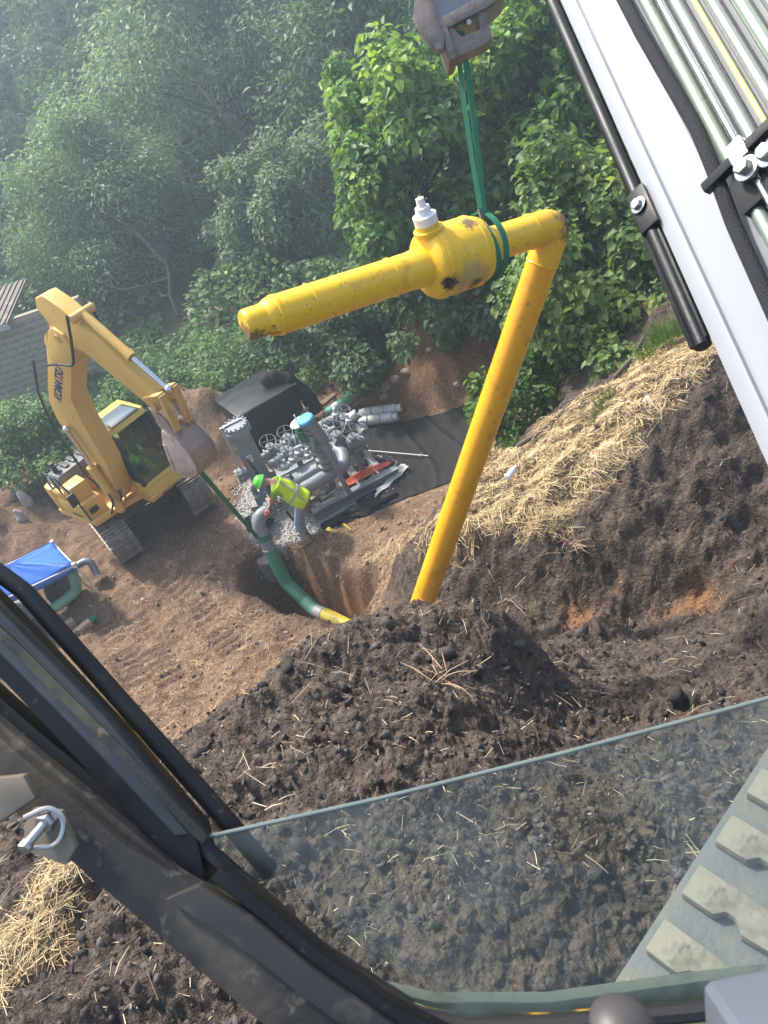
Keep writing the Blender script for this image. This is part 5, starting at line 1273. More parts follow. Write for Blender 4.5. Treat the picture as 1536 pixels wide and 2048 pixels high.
# inlet nozzle left of the vessel
sp("inlet_pipe", [v0 + vd * .40, v0 + vd * .40 - SU * .42], .11); flange(v0 + vd * .40 - SU * .36, SU, .17); flange(v0 + vd * .40 - SU * .26, SU, .15, .02)
sp("outlet_pipe", [v0 + vd * .08, v0 + vd * .08 - SU * .25 - SV * .1, v0 - SU * .25 - SV * .1 - np.array([0, 0, .2])], .06, GRY, .1)
m = MB(); m.box(v0 - SU * .20 - SV * .20 - np.array([0, 0, .22]), (.22, .2, .3)); m.build("junction_box", GRY, stn, bev=.01)
# runs with hand wheel valves
z1 = .92
sp("run_pipe", [S(-.35, 1.5, z1), S(1.35, 1.62, z1), S(1.62, 1.45, z1), S(1.66, .55, z1)], .085, GRY, .18)
sp("run_pipe", [S(-.32, 1.12, z1), S(1.25, 1.2, z1)], .085)
sp("run_pipe", [S(1.1, .55, .72), S(1.48, .52, .72), S(1.70, .62, .80), S(1.72, .9, .92)], .10, GRY, .14)
for c_, dd_, w_ in ((S(-.10, 1.52, z1), SU, .17), (S(.30, 1.55, z1), SU, .16), (S(.10, 1.15, z1), SU, .14), (S(1.12, .72, .95), SV, .19), (S(1.36, .52, .85), SU, .18), (S(1.50, 1.25, z1), SV, .17)):
    wheel_valve(np.array(c_), dd_, np.array([0, 0, 1.0]) * .9 - SV * .35, .09, w_)
for c_ in ((.50, 1.16), (.66, 1.17), (.72, 1.57), (.92, 1.59), (1.0, 1.19)): flange(S(*c_, z1), SU, .145, .022)
for c_ in ((1.30, .535), (1.44, .525), (1.53, .53)): flange(S(*c_, .72 if c_[0] < 1.5 else .74), SU, .16, .02)
# small instrument tubing and regulators
gx_ = np.random.default_rng(5)
for k in range(16):
    u_, v_ = gx_.uniform(-.25, 1.2), gx_.uniform(.75, 1.5); a = S(u_, v_, gx_.uniform(.8, 1.05)); b = a + SU * gx_.uniform(-.35, .35) + SV * gx_.uniform(-.25, .25)
    sp("instrument_tube", [a, a + np.array([0, 0, gx_.uniform(.1, .3)]), b + np.array([0, 0, gx_.uniform(.05, .25)]), b], .013, GRL, .05, seg=8)
for u_, v_, z_ in ((.15, .85, .98), (.32, .9, 1.02), (-.05, .80, .95), (.45, .78, .95), (1.55, .95, 1.12), (1.42, 1.35, 1.15), (1.7, 1.0, 1.1)):
    m = MB(); m.lathe(S(u_, v_, z_ - .1), (0, .1, 1), [(0, .05), (.05, .06), (.08, .095), (.11, .095), (.13, .05), (.22, .04)], 14); m.cyl(S(u_ - .12, v_, z_ - .06), S(u_ + .12, v_, z_ - .06), .035, seg=10); m.build("regulator", GRL, stn)
for u_, v_ in ((1.62, .85), (1.5, 1.5)):
    m = MB(); m.ball(S(u_, v_, 1.22), .09, 12, 8); m.build("regulator_dome", mat("pale_dome", (.6, .6, .58), .5), stn)
for k in range(3): sp("support_tray", [S(.0 + .3 * k, .95, .62), S(.5 + .3 * k, .95, .62)], .02, GRL, 0, seg=6)
m = MB(); m.prism([S(.05, .62, .60), S(.60, .62, .60), S(.72, .95, .62), S(.15, .95, .62)], (0, 0, .02)); m.build("drip_tray", GRL, stn)

# tie-in riser going down into the pit: grey, green, taped, yellow
r_pts = [S(-.66, .015, .72), S(-1.08, -.02, .72), S(-1.12, -.26, .05), S(-1.14, -.52, -.62), S(-.93, -1.06, -1.10), S(-.60, -1.70, -1.18), S(-.32, -2.4, -1.2)]
riser = thing("riser_pipe", S(-1.12, -.26, 0), "bent grey and green riser pipe dropping from the station into the pit", "pipe")
full = fillet(r_pts, .30, 8)
cum = np.concatenate([[0], np.cumsum([np.linalg.norm(b - a) for a, b in zip(full[:-1], full[1:])])])
def sub(s0, s1):
    g = [s for s in cum if s0 < s < s1]
    return [np.array([np.interp(s, cum, [p[i] for p in full]) for i in range(3)]) for s in [s0] + list(g) + [s1]]
sY = cum[-1] - 1.22
def seg_pipe(nm, s0, s1, r, mt):
    m = MB(); m.tube(sub(s0, s1), r, 24); return m.build(nm, mt, riser)
seg_pipe("grey_section", 0, 1.02, .132, GRY); seg_pipe("green_section", 1.02, sY - .52, .134, PGREEN); seg_pipe("mint_section", sY - .52, sY - .22, .133, PGREEN_L); seg_pipe("grey_section", sY - .22, sY, .131, mat("tape_grey", (.33, .34, .35), .5, var=.2, scale=6)); seg_pipe("yellow_section", sY, cum[-1], .136, mat("yellow_dull", (.55, .43, .05), .5, var=.15, scale=5, dirt=[((.3, .24, .12), .55, .7, 6)]))
for s_ in (.14, 1.02, sY): 
    q = sub(s_, s_ + .02); m = MB(); m.ring(q[0], q[-1] - q[0], .134, .01, 24, 6); m.build("weld_bead", GRY, riser)
q = sub(.10, .12); flange(q[0], q[-1] - q[0], .18, .03, riser, True)
# second sling, from the far excavator's bucket to the riser
w0 = sub(.74, .76); wc = w0[0]; wd = w0[-1] - w0[0]; wd /= np.linalg.norm(wd)
s2 = thing("lifting_sling", wc, "green sling from the far excavator's bucket down to the riser elbow", "sling")
tp2 = KW(3.98, -.1, 2.92)
_, qx, qy = frame_of(wd)
for k_, off_ in ((0, .0), (1, .035)):
    ribbon("webbing_leg", [lerp(tp2 + off_ * SU, wc - SU * .12 + off_ * .6 * SU, t) for t in np.linspace(0, 1, 6)], .05, SU * 1.0 + SV * .3, s2, .006)
m_pts = [wc + wd * .01 * math.sin(a) + (qx * math.cos(a) + qy * math.sin(a)) * .142 for a in np.linspace(0, 2 * math.pi, 22)]
ribbon("choke_wrap", m_pts, .05, wd, s2, .005); ribbon("choke_wrap", [p + wd * .06 for p in m_pts], .04, wd, s2, .005)
# concrete stub in the pit wall under the riser
pc = S(-1.20, .06, -.78)
t = thing("concrete_pier", pc, "rounded grey concrete stub in the pit wall behind the riser", "pier")
m = MB(); m.lathe(pc, (0, 0, 1), [(0, .26), (.45, .255), (.50, .23), (.51, .05)], 20); m.build("pier_body", mat("concrete", (.15, .14, .13), .9, var=.35, scale=6, bump=.6, dirt=[((.12, .085, .06), .5, .65, 5)]), t)

# ------------------------------------------------------------------ things lying round the station
ORG = mat("orange_mesh", (.80, .125, .055), .55, var=.15, scale=12)
t = thing("fence_roll", S(1.3, .16, .14), "bright orange plastic safety fence lying folded along the skid beam", "fence")
for k in range(26):
    u_ = .80 + 1.0 * k / 25; w_ = .06 + .11 * math.sin(math.pi * min(1, (k + 3) / 29))
    m = MB(); a = S(u_, .13 + .02 * math.sin(k), .26); b = S(u_ + .07, .13 + w_ * 1.9, .21)
    c = (a + b) / 2 + np.array([0, 0, .05 + .012 * math.sin(k * 2.1)]); m.beam(a, c, .026, .010); m.beam(c, b, .026, .010); m.build("mesh_slat", ORG, t)
for v_ in (.0, .5, 1.0):
    m = MB(); m.tube([S(.80 + 1.05 * q, .13 + v_ * (.12 + .2 * math.sin(math.pi * min(1, q + .1))), .262 + .05 * math.sin(math.pi * v_) - .05 * v_) for q in np.linspace(0, 1, 12)], .010, 6); m.build("mesh_cord", ORG, t)
CARD = mat("cardboard", (.34, .21, .12), .85, var=.15, scale=8)
t = thing("cardboard_box", S(.05, .40, .02), "open brown cardboard box under the header pipe behind the worker", "box")
Rb = np.array([[.85, -.52, 0], [.52, .85, 0], [0, 0, 1]])
m = MB()
for c_, s_ in (((0, -.14, .13), (.32, .01, .26)), ((0, .14, .13), (.32, .01, .26)), ((-.155, 0, .13), (.01, .27, .26)), ((.155, 0, .13), (.01, .27, .26)), ((0, 0, .012), (.30, .27, .012))): m.box(S(.05, .40, .02) + Rb @ np.array(c_), s_, Rb)
m.build("carton", CARD, t)
for c_, s_, rx in (((-.23, 0, .28), (.15, .27, .008), .5), ((.22, 0, .29), (.15, .27, .008), -.6)):
    Rr = Rb @ np.array([[math.cos(rx), 0, math.sin(rx)], [0, 1, 0], [-math.sin(rx), 0, math.cos(rx)]]); m = MB(); m.box(S(.05, .40, .02) + Rb @ np.array(c_), s_, Rr); m.build("flap", CARD, t)
m = MB(); m.box(S(.05, .40, .02) + Rb @ np.array((-.02, -.147, .13)), (.11, .004, .09), Rb); m.build("paper_label", mat("paper", (.62, .60, .55), .8), t)
WIRE = mat("wire_grey", (.45, .46, .45), .4, .6)
t = thing("wire_crate", S(.42, .28, .02), "grey wire crate holding dark green fittings beside the skid beam", "crate")
o_ = S(.42, .28, .02)
for k in range(7):
    m = MB(); x_ = -.19 + .38 * k / 6
    m.tube([o_ + Rb @ np.array(q) for q in ((x_, -.13, .26), (x_, -.13, 0), (x_, .13, 0), (x_, .13, .26))], .006, 6); m.build("wire_rib", WIRE, t)
for z_ in (.02, .10, .18, .26):
    m = MB(); m.tube([o_ + Rb @ np.array(q) for q in ((-.19, -.13, z_), (.19, -.13, z_), (.19, .13, z_), (-.19, .13, z_))], .006, 6, True); m.build("wire_hoop", WIRE, t)
for k, (x_, y_) in enumerate(((-.09, 0), (.08, .03))):
    f_ = thing("pipe_fitting", o_ + Rb @ np.array((x_, y_, .02)), ("dark green fitting at the left of the wire crate", "dark green fitting at the right of the wire crate")[k], "fitting", "fittings in the wire crate")
    m = MB(); m.lathe(o_ + Rb @ np.array((x_, y_, .02)), (0, 0, 1), [(0, .07), (.06, .075), (.07, .05), (.17, .05), (.18, .065), (.2, .065)], 14); m.build("fitting_body", mat("fitting_green", (.025, .07, .05), .5), f_)
t = thing("trash_bag", S(-1.0, .62, .02), "crumpled black plastic bag on the gravel behind the riser elbow", "bag")
g2 = np.random.default_rng(8)
def bag_pt(u_, v_):
    a, p_ = 2 * math.pi * u_, math.pi * v_; r = .23 * (1 + .22 * math.sin(5 * a + 3 * v_) * math.sin(p_) + .12 * math.sin(11 * a + 7 * v_))
    return S(-1.0, .62, .19) + np.array([r * math.sin(p_) * math.cos(a) * 1.15, r * math.sin(p_) * math.sin(a), .2 * math.cos(p_)])
m = MB(); m.grid(bag_pt, 40, 16); m.build("bag_body", mat("black_plastic_bag", (.018, .019, .021), .28, var=.3, scale=20, bump=.7, bscale=22), t)
m = MB(); m.lathe(S(-1.0, .62, .36), (.2, .1, 1), [(0, .06), (.05, .03), (.10, .07), (.12, .09)], 10); m.build("bag_neck", t.children[0].data.materials[0], t)
t = thing("steel_bar", S(-.46, .3, .05), "long dark steel bar leaning against the filter vessel", "bar")
m = MB(); m.cyl(S(-.42, .25, .05), S(-.66, 1.0, 1.35), .025, seg=10); m.build("bar_shaft", KHO, t)
# geotextile sheet with wrinkles
def fab_pt(u_, v_):
    a = lerp(S(1.15, 2.75), S(4.15, .95), u_); b = lerp(S(.75, -.68), S(3.1, -1.4), u_); p_ = lerp(a, b, v_)
    p_ = p_ + .12 * np.array([math.sin(9 * u_), math.cos(7 * v_), 0]) * (1 - abs(2 * v_ - 1))
    w = max(0, math.sin(u_ * 34 + 2.2 * math.sin(4 * v_ + 2))) ** 6 * .05 * min(1, max(0, (u_ - .42) * 5)) * (.5 + .5 * math.sin(3 * v_ + .4))
    w += .008 * math.sin(u_ * 70 + 9 * v_) * math.sin(13 * v_ + 4 * u_)
    z = hz(p_[0], p_[1]) if False else 0.0
    return np.array([p_[0], p_[1], w])
m = MB(); m.grid(fab_pt, 110, 44)
vv = np.array(m.v); vv[:, 2] += np.maximum(h_mid(vv[:, 0], vv[:, 1]), h_full(vv[:, 0], vv[:, 1])) + .022; m.v = [tuple(q) for q in vv]
t = thing("geotextile_sheet", S(2.6, .6, 0), "black wrinkled geotextile sheet spread on the ground right of the station", "ground sheet")
FAB = mat("geotextile", (.015, .0145, .015), .8, var=.3, scale=5, spec=.2, dirt=[((.06, .05, .042), .60, .85, 3), ((.22, .20, .18), .68, .74, 40)], bump=.2, bscale=60)
m.build("sheet", FAB, t, ang=60)
# bunched black fabric between pad and pit
def roll_pt(u_, v_):
    c = lerp(S(-.05, -.42, .05), S(1.55, -.62, .07), u_) + SV * .06 * math.sin(6 * u_); a = 2 * math.pi * v_; r = .085 * (1 + .35 * math.sin(3 * a + 9 * u_) + .2 * math.sin(7 * a - 14 * u_)) * (.35 + .65 * math.sin(math.pi * min(1, u_ * .9 + .08)))
    return c + SV * r * 1.6 * math.cos(a) + np.array([0, 0, r * math.sin(a) + hz(c[0], c[1])])
m = MB(); m.grid(roll_pt, 60, 18); t = thing("fabric_bundle", S(.7, -.5, 0), "bunched black fabric edge along the gravel above the pit", "fabric"); m.build("folded_fabric", FAB, t, ang=60)
t = thing("plastic_sheet", S(1.9, -.05, .02), "crumpled white plastic under the skid beam's right end", "plastic sheet")
m = MB(); m.grid(lambda u_, v_: lerp(lerp(S(1.15, -.40, .05), S(2.15, -.02, .05), u_), lerp(S(1.3, -.2, .05), S(2.05, .18, .06), u_), v_) + np.array([0, 0, .035 * math.sin(11 * u_ + 5 * v_) * math.sin(4 * v_ + 6 * u_) + .03]), 24, 8); m.build("sheet", mat("white_plastic", (.60, .60, .57), .5, var=.15, bump=.3), t, ang=60)
t = thing("yellow_sheet", G(690, 1062, .03), "torn yellow plastic scrap on the soil right of the worker's boot", "plastic sheet")
m = MB()
for (pa, pb) in (((655, 1066), (680, 1072)), ((690, 1056), (706, 1066))):
    a, b = G(*pa, .05), G(*pb, .05); n_ = SV * .12
    m.grid(lambda u_, v_: lerp(a, b, u_) + n_ * v_ + np.array([0, 0, .05 + .03 * math.sin(8 * u_ + 5 * v_) + max(0, hz(*lerp(a, b, u_)[:2]))]), 8, 4)
m.build("sheet", mat("yellow_plastic", (.66, .56, .10), .5, var=.2), t)
# wrapped rolls
WR = mat("white_sheeting", (.58, .58, .56), .55, var=.25, scale=9, dirt=[((.28, .27, .26), .55, .68, 7)], bump=.5, bscale=18)
ra, rb = G(712, 845, .1), G(805, 832, .1)
rd_ = (rb - ra) / np.linalg.norm(rb - ra); rn = np.cross([0, 0, 1.0], rd_)
for k, (off_, z_, lab) in enumerate(((0, .12, "nearer of two pale plastic-wrapped rolls at the geotextile's far edge"), (.20, .16, "farther of two pale plastic-wrapped rolls lying by the red-brown heap"))):
    b0_ = ra + rn * off_ * 1.25 + rd_ * .06 * k; bz = hz(b0_[0], b0_[1]); b0_[2] = bz + z_
    t = thing("wrapped_roll", (b0_[0], b0_[1], bz), lab, "roll", "wrapped rolls at the sheet's edge")
    m = MB(); m.lathe(b0_, rd_, [(0, .05), (.01, .115), (.3, .125), (.32, .12), (.62, .125), (.64, .118), (.86, .122), (.90, .085), (1.0, .11), (1.01, .03)], 18); m.build("roll_body", WR, t)
    for s_ in (.3, .6): m = MB(); m.ring(b0_ + rd_ * s_, rd_, .126, .008, 20, 5); m.build("tie_band", GRD, t)
t = thing("steel_rod", S(1.9, 1.2, .06), "thin pale rod lying across the black geotextile", "rod")
m = MB(); a, b = G(735, 897, .09), G(855, 906, .09); a[2] = b[2] = .0; a[2] = hz(*a[:2]) + .09; b[2] = hz(*b[:2]) + .09; m.cyl(a, b, .014, seg=8); m.cyl(lerp(a, b, .88), lerp(a, b, .90), .03, seg=10); m.build("rod_shaft", mat("pale_rod", (.5, .49, .46), .5), t)
# black dump body with tarpaulin
BK = mat("black_tank_paint", (.016, .017, .019), .38, var=.3, scale=4, dirt=[((.05, .047, .044), .6, .85, 4)], spec=.25)
dn_ = thing("dump_box", G(545, 880, 0), "black steel dump box standing behind the filter vessel", "dump box")
fl_, fr_ = G(505, 900, .35), G(600, 842, .35)
dx_ = (fr_ - fl_) / np.linalg.norm(fr_ - fl_); dz_ = np.array([0, 0, 1.0]); dy_ = np.cross(dz_, dx_)
o_ = fl_ * np.array([1, 1, 0])
Ld = 1.45
m = MB(); m.prism([o_ + dz_ * .35, o_ + dz_ * .35 + dy_ * 1.3, o_ + dz_ * 1.25 + dy_ * 1.4 - dy_ * .0, o_ + dz_ * 1.25 - dy_ * .12], dx_ * Ld); m.build("box_body", BK, dn_, bev=.03)
m = MB(); m.tube([o_ + dz_ * 1.28 - dy_ * .14 - dx_ * .05, o_ + dz_ * 1.28 - dy_ * .14 + dx_ * (Ld + .05)], .045, 12); m.build("top_rail", BK, dn_)
for x_ in (.02, Ld - .02): m = MB(); m.beam(o_ + dx_ * x_ - dy_ * .06 + dz_ * .4, o_ + dx_ * x_ - dy_ * .16 + dz_ * 1.25, .06, .05); m.build("side_rib", BK, dn_, bev=.005)
m = MB(); m.tube(fillet([o_ + dx_ * 1.0 + dz_ * .25 - dy_ * .35, o_ + dx_ * 1.05 + dz_ * .6 - dy_ * .35, o_ + dx_ * 1.5 + dz_ * .75 - dy_ * .35], .1, 5), .035, 8); m.build("hoist_arm", GRD, dn_)
for x_ in (.35, 1.1): m = MB(); m.cyl(o_ + dx_ * x_ + dy_ * .05 + dz_ * .2, o_ + dx_ * x_ + dy_ * .3 + dz_ * .2, .21, seg=20); m.build("wheel", RUBBER, dn_, bev=.03)
tq = thing("tarpaulin", o_ + dx_ * 1.6, "rolled black tarpaulin draped over the end of the dump box", "tarpaulin")
tpth = fillet([o_ + dx_ * 1.05 + dy_ * .6 + dz_ * 1.30, o_ + dx_ * 1.25 + dy_ * .55 + dz_ * 1.42, o_ + dx_ * 1.55 + dy_ * .35 + dz_ * 1.22, o_ + dx_ * 1.75 + dy_ * .15 + dz_ * .75, o_ + dx_ * 1.8 + dy_ * .05 + dz_ * .3], .4, 6)
m = MB(); m.tube(tpth, list(.17 + .02 * np.sin(np.arange(len(tpth)) * 1.3)), 16); m.build("tarp_roll", FAB, tq)
m = MB(); m.grid(lambda u_, v_: lerp(tpth[int(u_ * (len(tpth) - 1))], tpth[int(u_ * (len(tpth) - 1))] + dy_ * .55 + dx_ * .35 - dz_ * .35, v_) + dz_ * .04 * math.sin(9 * u_ + 4 * v_) + dz_ * .12, 16, 6); m.build("tarp_flap", FAB, tq)
# green pipe and planks behind
t = thing("stored_pipe", G(678, 812, .3), "mint green pipe stored on planks behind the blow-off stack", "pipe")
a, b = G(655, 828, .45), G(712, 786, .45); m = MB(); m.cyl(a, b, .13, seg=20); m.build("pipe_barrel", PGREEN_L, t); m = MB(); m.cyl(a - (b - a) * .06, a, .11, seg=16); m.build("pipe_end", GRD, t)
PLANK = mat("weathered_plank", (.17, .12, .085), .85, var=.35, scale=5, bump=.4, bscale=30, stretch=(1, 1, 6))
for k, (pa, pb, lab) in enumerate((((640, 812), (668, 790), "weathered plank left of the stored mint pipe, farthest back"), ((650, 838), (700, 800), "weathered plank under the stored mint pipe"), ((668, 842), (720, 806), "weathered plank just right of the stored mint pipe"), ((688, 848), (728, 820), "weathered plank nearest the pale wrapped rolls"))):
    a, b = G(*pa, .12), G(*pb, .12); t = thing("plank", (a[0], a[1], hz(a[0], a[1])), lab, "plank", "planks by the stored pipe"); m = MB(); m.beam(a, b, .16, .06); m.build("board", PLANK, t, bev=.006)
# ------------------------------------------------------------------ people
SKIN = mat("skin", (.40, .22, .15), .55, var=.1)
JEANS = mat("denim", (.24, .31, .42), .85, var=.22, scale=14, bump=.3, bscale=40)
VEST = mat("hi_vis", (.58, .78, .02), .65, var=.12, scale=12, bump=.35, bscale=22)
VESTG = mat("hi_vis_green", (.20, .42, .04), .7, var=.15, scale=12)
SILV = mat("reflective_tape", (.42, .42, .40), .4)
HAT = mat("lime_helmet", (.12, .72, .05), .35, coat=.3)
BOOT = mat("tan_boot", (.30, .22, .15), .8, var=.2)
def skin_body(name, joints, edges, parent, mats, classify):
    """joints: {key: (pos, radius)}"""
    keys = list(joints); me = bpy.data.meshes.new(name)
    org = np.array(root_of(parent).location) if parent.rotation_euler.z == 0 else np.zeros(3)
    me.from_pydata([tuple(np.array(joints[k][0]) - org) for k in keys], [(keys.index(a), keys.index(b)) for a, b in edges], [])
    o = bpy.data.objects.new(name, me); COL.objects.link(o)
    sk = o.modifiers.new("skin", 'SKIN'); sk.use_smooth_shade = True
    for i, k in enumerate(keys):
        r = joints[k][1]; r = r if isinstance(r, tuple) else (r, r)
        me.skin_vertices[0].data[i].radius = r; me.skin_vertices[0].data[i].use_root = (i == 0)
    o.modifiers.new("sub", 'SUBSURF').levels = 2
    bpy.context.view_layer.update()
    dg = bpy.context.evaluated_depsgraph_get()
    m2 = bpy.data.meshes.new_from_object(o.evaluated_get(dg))
    bpy.data.objects.remove(o)
    for q in mats: m2.materials.append(q)
    pj = np.array([np.array(joints[k][0]) - org for k in keys])
    for p_ in m2.polygons:
        c = np.array(p_.center); p_.material_index = classify(keys[int(np.argmin(np.linalg.norm(pj - c, axis=1)))]); p_.use_smooth = True
    ob = bpy.data.objects.new(name, m2); COL.objects.link(ob); ob.parent = parent
    return ob
# worker bent over the riser flange, facing left along the pipe
wb = G(612, 1070, 0.02)
foot_b = np.array([*wb[:2], hz(*wb[:2]) + .02])
hip = S(-.20, -.40, .93); fwd = (S(-.80, -.12, 0) - S(-.20, -.40, 0)); fwd /= np.linalg.norm(fwd)
left = np.cross([0, 0, 1.0], fwd)                  # the worker's left
foot_f = hip * np.array([1, 1, 0]) + fwd * .18 + left * -.28 * -1 * .0 + left * -.10; foot_f[2] = hz(*foot_f[:2]) + .02
wk = thing("person", (hip[0], hip[1], hz(*hip[:2])), "worker in lime helmet, yellow safety vest and jeans bending over the riser pipe", "person")
up = np.array([0, 0, 1.0])
chest = hip + fwd * .27 + up * .36; neck = hip + fwd * .38 + up * .48; head = hip + fwd * .49 + up * .53
sR, sL = chest + left * -.19 + fwd * .06 + up * .02, chest + left * .19 + fwd * .06 + up * .02
handR = S(-.80, -.13, .84); handL = S(-.70, .15, .85)
elR = (sR + handR) / 2 + left * -.10 - up * .10; elL = (sL + handL) / 2 + left * .10 - up * .06
hipR, hipL = hip + left * -.10 - up * .04, hip + left * .10 - up * .04
kneeB = lerp(hipR, foot_b, .52) + fwd * .07; kneeF = lerp(hipL, foot_f + left * .26, .52) + fwd * .12
ftF = foot_f + left * .26; ftF[2] = hz(*ftF[:2]) + .02
J = {"pelvis": (hip, (.15, .125)), "belly": (lerp(hip, chest, .5) - up * .01, (.155, .12)), "chest": (chest, (.18, .13)), "neck": (neck, .06), "skull": (head, .085), "crown": (head + fwd * .10 + up * .02, .07),
     "sR": (sR, .075), "elR": (elR, .052), "wrR": (handR, .034), "sL": (sL, .075), "elL": (elL, .052), "wrL": (handL, .034),
     "hipR": (hipR, .10), "kneeB": (kneeB, .072), "ankB": (foot_b + up * .09, .052), "hipL": (hipL, .10), "kneeF": (kneeF, .072), "ankF": (ftF + up * .09, .052)}
EDG = [("pelvis", "belly"), ("belly", "chest"), ("chest", "neck"), ("neck", "skull"), ("skull", "crown"), ("chest", "sR"), ("sR", "elR"), ("elR", "wrR"), ("chest", "sL"), ("sL", "elL"), ("elL", "wrL"), ("pelvis", "hipR"), ("hipR", "kneeB"), ("kneeB", "ankB"), ("pelvis", "hipL"), ("hipL", "kneeF"), ("kneeF", "ankF")]
def cls(k):
    if k in ("pelvis", "hipR", "hipL", "kneeB", "kneeF", "ankB", "ankF"): return 1
    if k in ("belly", "chest", "sR", "sL"): return 2
    return 0
body = skin_body("body", J, EDG, wk, [SKIN, JEANS, VESTG], cls)
# vest as a loose shell over the back
ax_t = (chest - hip) / np.linalg.norm(chest - hip); bk_n = np.cross(left, ax_t) * -1
bk_n = bk_n if bk_n[2] > 0 else -bk_n
def vest_pt(u_, v_):
    a = -2.5 + 5.0 * v_; s_ = -.12 + .66 * u_
    hw = .215 + .03 * math.sin(u_ * 7) - .05 * max(0, u_ - .8) * 4; hd = .165 + .012 * math.sin(9 * u_ + 5 * v_)
    k = 1 + .035 * math.sin(16 * v_ + 11 * u_) + .02 * math.sin(31 * v_ - 9 * u_)
    return hip + ax_t * s_ + left * math.sin(a) * hw * k + bk_n * math.cos(a) * hd * k
m = MB(); m.grid(vest_pt, 16, 30); m.build("safety_vest", VEST, wk, ang=70, solid=.012)
for sgn in (-1, 1):
    m = MB()
    pts = [vest_pt(u_, .5 + sgn * .17 * (1 - .5 * u_)) + bk_n * .012 for u_ in np.linspace(.05, 1, 9)]
    o_ = ribbon("reflective_band", pts, .05, left, wk, .003); o_.data.materials[0] = SILV
pts = [vest_pt(.42, v_) + bk_n * .01 * (1 if .2 < v_ < .8 else 0) + (vest_pt(.42, v_) - (hip + ax_t * .16)) * .06 for v_ in np.linspace(.05, .95, 18)]
o_ = ribbon("reflective_band", pts, .05, ax_t, wk, .003); o_.data.materials[0] = SILV
hc = head + fwd * .07 + up * .015; hd_ = (fwd * .75 + up * .66); hd_ /= np.linalg.norm(hd_)
m = MB(); m.lathe(hc - hd_ * .0, hd_, [(0, .150), (.012, .150), (.015, .128), (.06, .120), (.10, .095), (.128, .05), (.135, .01)], 22); m.lathe(hc, hd_, [(0, .13), (.01, .13)], 20); m.build("hard_hat", HAT, wk)
m = MB(); m.ring(hc - hd_ * .012, hd_, .13, .012, 22, 6); m.build("hat_band", mat("hat_white", (.6, .6, .58), .6), wk)
for nm, f_, dr in (("boot", foot_b, fwd * .75 + left * -.35), ("boot", ftF, fwd)):
    dr = dr / np.linalg.norm(dr); m = MB(); c = f_ * np.array([1, 1, 1.0]); c[2] = hz(*f_[:2]) + .045
    sdv_ = np.cross(up, dr)
    m.prism([c - dr * .09 - sdv_ * .045, c + dr * .10 - sdv_ * .05, c + dr * .19 - sdv_ * .03, c + dr * .19 + sdv_ * .03, c + dr * .10 + sdv_ * .05, c - dr * .09 + sdv_ * .045], (0, 0, .07)); m.cyl(c - dr * .03 + up * .03, c - dr * .03 + up * .16, .06, .055, 12); m.build(nm, BOOT, wk, bev=.015)
# hands closed on the flange
for hp_, el_2, sg in ((handR, elR, -1), (handL, elL, 1)):
    d_ = (hp_ - el_2) / np.linalg.norm(hp_ - el_2); sid = np.cross(d_, up); sid /= np.linalg.norm(sid)
    m = MB(); m.ball(hp_ + d_ * .045, .046, 12, 8, (1, 1, .7))
    for k in range(4):
        b_ = hp_ + d_ * .07 + sid * (.032 - .021 * k); Lf = (.032, .036, .034, .028)[k]
        m.tube([b_, b_ + d_ * Lf, b_ + d_ * Lf * 1.6 - up * .02, b_ + d_ * Lf * 1.5 - up * .045], [.0105, .010, .009, .008], 8)
    m.tube([hp_ + d_ * .02 + sid * .035 * sg, hp_ + d_ * .05 + sid * .06 * sg, hp_ + d_ * .075 + sid * .06 * sg - up * .02], [.012, .011, .009], 8)
    m.build("glove" if sg < 0 else "hand", mat("red_glove", (.42, .13, .12), .8) if sg < 0 else SKIN, wk)
# operator in the far cab (parts given in the cab's own frame, then set upright on the seat)
op = thing("person", KW(.2, .66, 1.55), "operator in teal shirt and yellow vest seated inside the far excavator's cab", "person")
def OP(x, y, z): return KW(.36 + x * .85, y, z)
Jo = {"pelvis": (OP(-.15, .66, 1.66), (.13, .12)), "chest": (OP(-.14, .66, 2.02), (.165, .11)), "neck": (OP(-.12, .66, 2.22), .055), "skull": (OP(-.09, .66, 2.34), .085), "crown": (OP(-.10, .66, 2.42), .07),
      "sR": (OP(-.12, .48, 2.10), .062), "elR": (OP(.02, .42, 1.86), .048), "wrR": (OP(.26, .46, 1.86), .034), "sL": (OP(-.12, .84, 2.10), .062), "elL": (OP(.02, .90, 1.86), .048), "wrL": (OP(.26, .86, 1.86), .034),
      "kR": (OP(.30, .56, 1.70), .07), "aR": (OP(.42, .56, 1.32), .05), "kL": (OP(.30, .76, 1.70), .07), "aL": (OP(.42, .76, 1.32), .05)}
Eo = [("pelvis", "chest"), ("chest", "neck"), ("neck", "skull"), ("skull", "crown"), ("chest", "sR"), ("sR", "elR"), ("elR", "wrR"), ("chest", "sL"), ("sL", "elL"), ("elL", "wrL"), ("pelvis", "kR"), ("kR", "aR"), ("pelvis", "kL"), ("kL", "aL")]
TEAL = mat("teal_shirt", (.02, .30, .36), .8)
skin_body("body", Jo, Eo, op, [SKIN, JEANS, TEAL], lambda k: 1 if k in ("pelvis", "kR", "aR", "kL", "aL") else (2 if k in ("chest", "sR", "sL", "elR", "elL") else 0))
m = MB(); m.lathe(OP(-.10, .66, 2.40), (0, 0, 1), [(0, .12), (.012, .12), (.015, .10), (.06, .085), (.085, .03)], 16); m.build("hard_hat", mat("pale_hat", (.55, .56, .50), .5), op)
for y_ in (.57, .75):
    m = MB(); m.beam(OP(-.01, y_, 1.75), OP(-.03, y_, 2.14), .09, .02, (1, 0, 0)); m.build("vest_panel", VEST, op)
